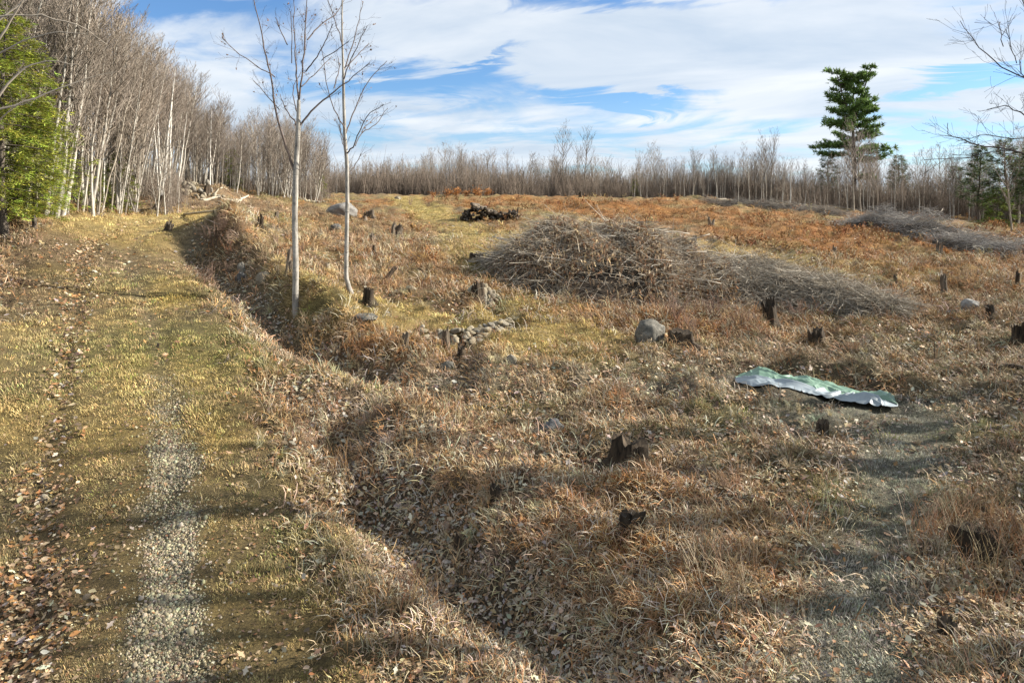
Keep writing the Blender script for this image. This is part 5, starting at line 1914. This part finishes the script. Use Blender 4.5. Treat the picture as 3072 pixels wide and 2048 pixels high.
    for i in range(nbranch):
        s = tot * r.uniform(.04, .97)
        q = r.uniform(-.9, .35)
        p, d = surf(s, q, -.10)
        L = r.uniform(1.2, 3.6)
        a = d + r.normal(0, .5) + (math.pi if r.uniform() < .5 else 0)
        el = r.normal(.02, .22)
        u = np.array([math.cos(a) * math.cos(el), math.sin(a) * math.cos(el), math.sin(el)])
        n = 7
        t = np.linspace(-.5, .5, n)[:, None]
        side = np.cross(u, [0, 0, 1])
        P = u * t * L + np.array([0, 0, 1.0]) * (-(t ** 2) * L * r.uniform(0, .35)) + side * np.sin(t * r.uniform(2, 7)) * L * .11
        b = MB()
        r0 = r.uniform(.010, .024)
        c = np.array((0.46, 0.41, 0.34)) * r.uniform(.7, 1.2)
        b.tube(P, np.linspace(r0, r0 * .3, n), 5, c, True)
        for _ in range(3):
            k = r.integers(2, n - 1)
            d2 = u + r.normal(0, .5, 3)
            d2 /= np.linalg.norm(d2)
            b.tube([P[k], P[k] + d2 * L * .18, P[k] + d2 * L * .34 + np.array([0, 0, .05])], [r0 * .5, r0 * .35, .004], 3, c)
        obj('branch', b.mesh('branch', [M_TWIG], True), e, Vector(p + np.array([0, 0, .03])) - o)
    return e


def build_brush():
    tc = [(0.32, 0.285, 0.235), (0.44, 0.395, 0.325), (0.25, 0.215, 0.175), (0.48, 0.435, 0.36), (0.33, 0.28, 0.21)]
    brush_pile('brush_pile', 'long heap of cut branches and brown-leaved brush across the middle of the clearing',
               [(1490, 800, 1.2, .5), (1560, 812, 2.4, 1.2), (1660, 830, 3.6, 1.9), (1780, 845, 4.0, 2.15), (1900, 855, 3.9, 2.0), (2050, 862, 3.2, 1.5), (2250, 878, 2.4, 1.0), (2450, 900, 1.8, .65), (2600, 925, 1.2, .4), (2700, 942, .8, .2)],
               61, 14000, 26000, lambda f, q: (np.clip(1.5 - 2.6 * abs(f - .33), 0.03, 1) * (1.0 if q < .45 else .2)) if f < .6 else .03, 100, tc, 1.2)
    brush_pile('brush_pile', 'grey tangled heap of bare branches on the right hillside below the pines',
               [(2540, 672, 1.3, .15), (2600, 680, 1.6, .8), (2660, 690, 1.6, 1.6), (2720, 700, 1.8, .9), (2790, 712, 1.9, 1.6), (2850, 728, 2.2, .3), (2930, 745, 1.7, 1.0), (3000, 758, 2.0, .3), (3080, 765, 1.8, .8), (3150, 772, 1.6, .3)],
               62, 3400, 0, None, 40, [(0.30, 0.285, 0.265), (0.42, 0.395, 0.36), (0.17, 0.155, 0.14)], 1.8)
    brush_pile('brush_pile', 'low scattered slash lying along the right side of the crest',
               [(2110, 606, 1.4, .3), (2250, 614, 1.8, .4), (2400, 630, 2.0, .4), (2540, 652, 1.8, .35)],
               63, 2000, 0, None, 16, [(0.25, 0.22, 0.19), (0.32, 0.29, 0.24), (0.17, 0.14, 0.12)], 1.5)


# ------------------------------------------------------------------ shrubs
def shrub_mesh(seed, H, n, twig, leafcol=None, nl=0, ls=.09):
    r = np.random.default_rng(seed)
    st, lf = MB(), MB()
    V0, Q0 = leaf_shape(seed)
    for _ in range(n):
        a = r.uniform(0, 6.28)
        sp = r.uniform(.1, .75)
        d = np.array([math.cos(a) * sp, math.sin(a) * sp, 1.0])
        d /= np.linalg.norm(d)
        L = H * r.uniform(.5, 1.1)
        p = np.array([r.normal(0, .12 * H), r.normal(0, .12 * H), -.05])
        pts = np.array([p, p + d * L * .5, p + d * L + np.array([0, 0, .1 * L])])
        st.tube(pts, [.009, .006, .003], 3, np.array(twig) * r.uniform(.7, 1.3))
        for _k in range(5):
            o = p + d * L * r.uniform(.35, .95)
            d2 = d + r.normal(0, .5, 3)
            d2 /= np.linalg.norm(d2)
            st.tube([o, o + d2 * L * r.uniform(.15, .35)], [.004, .002], 3, np.array(twig) * r.uniform(.8, 1.3))
        for _k in range(nl):
            o = p + d * L * r.uniform(.25, 1.05) + r.normal(0, .08 * H, 3)
            ee = np.array(Euler((r.uniform(-1, 1), r.uniform(-1, 1), r.uniform(0, 6.28))).to_matrix())
            lf.add((V0 * ls * r.uniform(.7, 1.4)) @ ee.T + o, None, Q0, np.array(leafcol) * r.uniform(.6, 1.5))
    return st.mesh('stems', [M_TWIG]), (lf.mesh('leaves', [M_PLANT]) if nl else None)


def build_shrubs():
    bare = [shrub_mesh(700 + i, 1.0, 30, (0.19, 0.13, 0.10)) for i in range(3)]
    leafy = [shrub_mesh(720 + i, 1.0, 16, (0.16, 0.10, 0.07), (0.36, 0.17, 0.06), 14, .13) for i in range(3)]

    def put(px, py, h_px, kind, label, name, squash=1.0):
        p = hit(px, py)
        s = h_px / FOC * p.y
        e = obj(name, None, None, p, (0, 0, px), (s * squash, s * squash, s))
        st, lf = kind
        obj('stems', st, e)
        if lf:
            obj('leaves', lf, e)
        tag(e, label, 'shrub')
    for i, (px, py, h, lab) in enumerate([
        (640, 735, 78, 'bare reddish shrub leaning over the dark ditch by the drive'), (668, 690, 50, 'bare upright shrub on top of the mound beside the drive'), (690, 745, 60, 'tangled bare shrub on the right slope of the mound'),
        (830, 740, 40, 'low dark shrub below the many-stemmed stump'), (905, 760, 36, 'thin low shrub right of the nearer young birch'), (620, 850, 70, 'tall thin weeds in the ditch below the mound'),
        (690, 830, 48, 'brown bramble left of the pointed stone'), (1230, 615, 26, 'bare shrub beside the path near the crest'), (1285, 620, 20, 'low bare shrub right of the path near the crest'),
        (1440, 705, 18, 'low dark brush patch on the grass above the brush pile'), (2020, 965, 90, 'thin pale weeds standing before the leafy end of the brush pile'), (2150, 960, 84, 'brown dead weeds before the middle of the brush pile'),
        (2230, 985, 70, 'dry weeds left of the pointed stump'), (2400, 960, 60, 'rusty bracken clump right of the pointed stump'), (1060, 690, 16, 'tiny shrub behind the thinner birch'), (2080, 1000, 60, 'dry grass and weeds right of the grey boulder')]):
        put(px, py, h, bare[i % 3], lab, 'bare_shrub', 1.0 if px < 1900 else 1.4)
    for i, (px, py, h, lab) in enumerate([
        (1300, 590, 20, 'orange-leaved shrub at the left of the crest shrubs'), (1345, 588, 24, 'orange-leaved shrub under the spreading bare tree'), (1368, 590, 30, 'brightest orange shrub on the crest'), (1400, 588, 22, 'small orange shrub in the middle of the crest shrubs'),
        (1430, 588, 30, 'broad orange shrub on the crest'), (1462, 588, 26, 'orange shrub at the right of the crest shrubs'), (2745, 655, 26, 'round orange shrub at the right tree line'), (2795, 662, 20, 'small orange shrub right of the round one by the tree line'),
        (2030, 602, 14, 'low orange shrub on the crest left of the slash'), (2980, 680, 26, 'rusty shrub under the right-hand pines'), (2835, 765, 24, 'golden oak sprout beside the two thin cut stems'), (2690, 925, 22, 'golden-leaved sprout at the right end of the brush pile')]):
        put(px, py, h, leafy[i % 3], lab, 'orange_shrub', 1.3)


# ------------------------------------------------------------------ tarpaulin
def build_tarp():
    m, nt, p, out = new_mat('tarpaulin')
    at = N(nt, 'ShaderNodeAttribute', attribute_name='col')
    nt.links.new(at.outputs['Color'], p.inputs['Base Color'])
    p.inputs['Roughness'].default_value = .42
    p.inputs['Specular IOR Level'].default_value = .45
    a, b = hit(2205, 1160), hit(2690, 1213)
    c = (a + b) / 2
    e = obj('tarpaulin', None, None, c)
    tag(e, 'crumpled green and grey plastic tarpaulin lying on the cleared pad', 'tarpaulin')
    ex = np.array([b.x - a.x, b.y - a.y])
    L = np.hypot(*ex)
    ex /= L
    ey = np.array([-ex[1], ex[0]])

    def sheet(nm, n, mm, edge0, edge1, hfun, col, seed):
        U, V = np.meshgrid(np.linspace(0, 1, n), np.linspace(0, 1, mm), indexing='ij')
        lo, hi = np.interp(U, *edge0), np.interp(U, *edge1)
        lo = lo + .05 * fbm(U * 9, U * 0, 1.0, 3, seed)
        hi = hi + .04 * fbm(U * 9 + 5, U * 0, 1.0, 3, seed)
        w = lo + (hi - lo) * V
        s = U * L
        X = a.x + ex[0] * s + ey[0] * w
        Y = a.y + ex[1] * s + ey[1] * w
        rr = np.random.default_rng(seed)
        cr = np.zeros_like(s)
        for _ in range(75):
            cs, cw, an = rr.uniform(0, L), rr.uniform(-.5, .9), rr.normal(.0, .75)
            ln, wd, ht = rr.uniform(.2, .9), rr.uniform(.025, .09), rr.uniform(.02, .11)
            al = (s - cs) * math.cos(an) + (w - cw) * math.sin(an)
            pp = -(s - cs) * math.sin(an) + (w - cw) * math.cos(an) + .08 * np.sin(al * 5 + cs)
            cr = np.maximum(cr, ht * np.exp(-np.abs(pp) / wd) * np.clip(1 - (al / ln) ** 2, 0, 1))
        hh = hfun(U, V)
        Z = ground_h(X, Y) * .3 + (a.z + (b.z - a.z) * U) * .7 + .03 + hh * .8 + cr + .03 * fbm(s * 3, w * 3, 1.0, 2, seed)
        Z = np.maximum(Z, ground_h(X, Y) + .035)
        idx = np.arange(n * mm).reshape(n, mm)
        Q = np.stack([idx[:-1, :-1], idx[1:, :-1], idx[1:, 1:], idx[:-1, 1:]], -1).reshape(-1, 4)
        P = np.stack([X - c.x, Y - c.y, Z - c.z], -1).reshape(-1, 3)
        o = obj(nm, np_mesh(nm, P, [Q], [m], np.broadcast_to(np.array(col), (len(P), 3)), True), e)
        o.modifiers.new('thick', 'SOLIDIFY').thickness = .004
        return o
    sheet('grey_sheet', 170, 60, ([0, .1, .3, .5, .75, .92, 1], [.12, -.25, -.42, -.40, -.52, -.50, -.2]), ([0, .1, .3, .6, .9, 1], [.35, .5, .4, .3, .15, .05]),
          lambda u, v: .20 * np.sin(np.pi * np.clip(v * .9 + .1, 0, 1)) * np.interp(u, [0, .06, .14, .25, .33, .5, .62, .74, .82, .92, 1], [.3, .9, 1.15, .7, 1.0, .75, .45, .5, .95, .5, .1]), (0.22, 0.26, 0.285), 5)
    sheet('green_sheet', 170, 56, ([0, .12, .3, .5, .6, .8, 1], [.34, .15, .0, -.1, -.12, -.12, -.15]), ([0, .1, .2, .5, .8, 1], [.55, 1.15, 1.35, 1.1, .75, .35]),
          lambda u, v: .26 * np.sin(np.pi * np.clip(v * .85 + .12, 0, 1)) * np.interp(u, [0, .07, .16, .22, .30, .40, .47, .53, .62, .75, .86, .92, .96, 1], [.25, .5, 1.35, 1.15, .8, .75, 1.05, .85, .35, .28, .4, .85, .7, .1]), (0.135, 0.225, 0.165), 9)
    mb = MB()
    q0 = hit(2680, 1222)
    q1 = hit(2752, 1240)
    for k in range(2):
        P = [np.array(q0) + (0, -.05 * k, .05), np.array(q0.lerp(q1, .5)) + (0, -.06 * k, .04), np.array(q1) + (-.3 * k, -.02, .03)]
        mb.tube(np.array(P) - np.array(c), .008, 4)
    obj('cord', mb.mesh('cord', [M_BARK_DARK], False, False), e)


# ------------------------------------------------------------------ trees on the right whose shade reaches the picture
def build_right_trees():
    tree_kind('mature', M_BARK_DARK, 4, seed=1500, H=13.0, r0=0.24, nbr=15, nsub=3, first=0.3, spread=0.8, twig_col=(0.07, 0.058, 0.05), tips=1, blen=0.36, wig=.03, tw=1.5)
    spots = [(13.2, 13.0, 1.0, 'bare tree at the right edge whose budded branches reach into the sky'), ]
    r = np.random.default_rng(3)
    lab = 'bare tree just outside the right edge throwing streaks of shade on the clearing'
    tree_kind('tallstem', M_BARK_DARK, 3, seed=1600, H=13.0, r0=0.30, nbr=13, nsub=3, first=0.56, spread=0.75, twig_col=(0.07, 0.058, 0.05), tips=1, blen=0.42, wig=.02, tw=1.6)
    for k, (x, y, s) in enumerate([(10.9, 11.2, .95), (12.6, 13.4, 1.0), (13.4, 12.1, .9), (14.8, 15.6, 1.05), (16.2, 17.4, .95), (9.4, 9.2, .9), (8.6, 7.7, .9), (15.5, 14.0, 1.0), (11.8, 10.3, .85)]):
        t = put_tree('tallstem', k % 3, (x, y, gz(x, y)), k * 1.3, s, (R(r.normal(0, 2)), 0), 'bare_tree', .9)
        tag(t, lab, 'tree', 'bare trees beyond the right edge')
    for (x, y, s) in [(19, 11.5, 1.0), (22, 8.0, 1.1), (25, 13.5, 1.05), (18, 15.6, .8), (31, 15, 1.0), (24, 17.5, .85), (26.5, 6.8, 1.1)]:
        t = put_tree('mature', int(r.integers(4)), (x, y, gz(x, y)), r.uniform(0, 6.28), s, (R(r.normal(0, 3)), 0), 'bare_tree', 1.0)
        tag(t, lab, 'tree', 'bare trees beyond the right edge')
    # the one whose limbs show
    D = 13.5
    base = Vector((0.80 * D, D, 0))
    base.z = gz(base.x, base.y)
    px0 = 1536 + .80 * FOC
    e = traced_tree('bare_tree', 'dark budded branches of a bare tree reaching in from the right edge', base, D,
                    [(px0, 1290, 34), (px0 + 10, 900, 30), (px0 + 20, 500, 24), (px0 + 40, 100, 18), (px0 + 40, -300, 12)],
                    [([(px0 + 20, 560), (3120, 470), (3040, 445), (2960, 430), (2880, 400), (2890, 360)], 13, .3), ([(px0 + 18, 500), (3110, 400), (3030, 345), (2970, 330), (2890, 345)], 11, -.4), ([(3040, 445), (2960, 465), (2860, 470)], 5, .6),
                     ([(px0 + 30, 330), (3130, 240), (3050, 190), (2990, 110), (2960, 30)], 11, .5), ([(3050, 190), (2990, 165), (2930, 120)], 5, -.5), ([(3010, 140), (3030, 60), (3072, 40)], 5, .4), ([(px0 + 20, 420), (3130, 310), (3060, 265), (2985, 250), (2950, 210)], 9, -.6),
                     ([(3110, 400), (3060, 420), (2980, 400), (2900, 420)], 6, .2), ([(px0 + 40, 200), (3150, 100), (3100, 20), (3080, -60)], 10, .2), ([(px0 + 40, 50), (3120, -60), (3060, -200)], 9, -.3),
                     ([(px0 + 40, 100), (3300, -50), (3380, -250)], 10, .5), ([(px0 + 30, 300), (3330, 150), (3400, 0)], 10, .5)], 44, .2, 0.0, (0.09, 0.075, 0.068), .6)


def build_left_edge_tree():
    D = 19.0
    px0 = -330
    base = Vector(((px0 - 1536) / FOC * D, D, 0))
    base.z = gz(base.x, base.y)
    yb = HOR + (CAM_H - base.z) * FOC / D
    traced_tree('bare_tree', 'bare tree at the left edge with long branches arching over the evergreen', base, D,
                [(px0, yb, 34), (px0 + 5, 600, 28), (px0 + 20, 300, 24), (px0 + 40, 0, 18), (px0 + 60, -250, 10)],
                [([(px0 + 5, 520), (-80, 380), (0, 250), (50, 190), (110, 170), (190, 180)], 12, .4), ([(px0 + 10, 420), (-60, 250), (0, 140), (60, 60), (110, 0), (150, -60)], 12, -.3), ([(px0 + 5, 480), (-70, 340), (30, 300), (120, 255), (200, 210), (270, 190)], 11, .8),
                 ([(px0 + 20, 330), (-50, 180), (50, 120), (150, 90), (240, 95)], 9, .2), ([(px0 + 30, 200), (-30, 60), (40, -20), (120, -80)], 9, .5), ([(px0 + 5, 560), (-90, 440), (20, 380), (100, 330), (170, 320)], 8, -.6),
                 ([(px0 + 35, 100), (0, 40), (90, 30), (200, 60), (260, 110)], 8, .6)], 91, .2, 0.0, (0.30, 0.26, 0.21))


def build_thicket():
    prs = []
    for k in range(4):
        r = np.random.default_rng(820 + k)
        mb = MB()
        for _ in range(46):
            a = r.uniform(0, 6.28)
            sp = r.uniform(.02, .45)
            d = np.array([math.cos(a) * sp, math.sin(a) * sp, 1.0])
            L = 3.0 * r.uniform(.35, 1.1)
            p = np.array([r.normal(0, .7), r.normal(0, .7), -.2])
            c = np.array((0.185, 0.15, 0.12)) * r.uniform(.6, 1.3)
            mb.tube([p, p + d * L * .5 + r.normal(0, .08, 3), p + d * L], [.022, .016, .008], 3, c)
            for _k in range(5):
                o = p + d * L * r.uniform(.25, .95)
                d2 = d + r.normal(0, .45, 3)
                mb.tube([o, o + d2 * L * r.uniform(.12, .3)], [.010, .005], 3, c * r.uniform(.8, 1.3))
        prs.append(proto(mb.mesh('thicket', [M_TWIG])))
    r = np.random.default_rng(888)
    P, E, S = [], [], []
    for i in range(900):
        if i < 700:
            px = r.uniform(940, 3260)
            D = r.uniform(90, 125) - max(0, px - 2300) * .022
            sc = r.uniform(.7, 1.65)
        elif i < 780:
            px, D, sc = r.uniform(550, 980), r.uniform(62, 80), r.uniform(.3, .7)
        else:
            px, D, sc = r.uniform(-100, 545), r.uniform(40, 66), r.uniform(.25, .6)
        x = (px - 1536) / FOC * D
        P.append((x, D, gz(x, D)))
        E.append((0, 0, r.uniform(0, 6.28)))
        S.append(sc)
    scatter('undergrowth', 'tangled bare undergrowth at the foot of the tree lines', 'undergrowth', prs, P, E, S, np.ones((len(P), 3)))


build_woods()
build_thicket()
build_left_edge_tree()
build_evergreens()
build_young_birches()
build_right_trees()
build_wall()
build_log_pile()
build_brush()
build_shrubs()
build_small()
build_tarp()
build_cover()
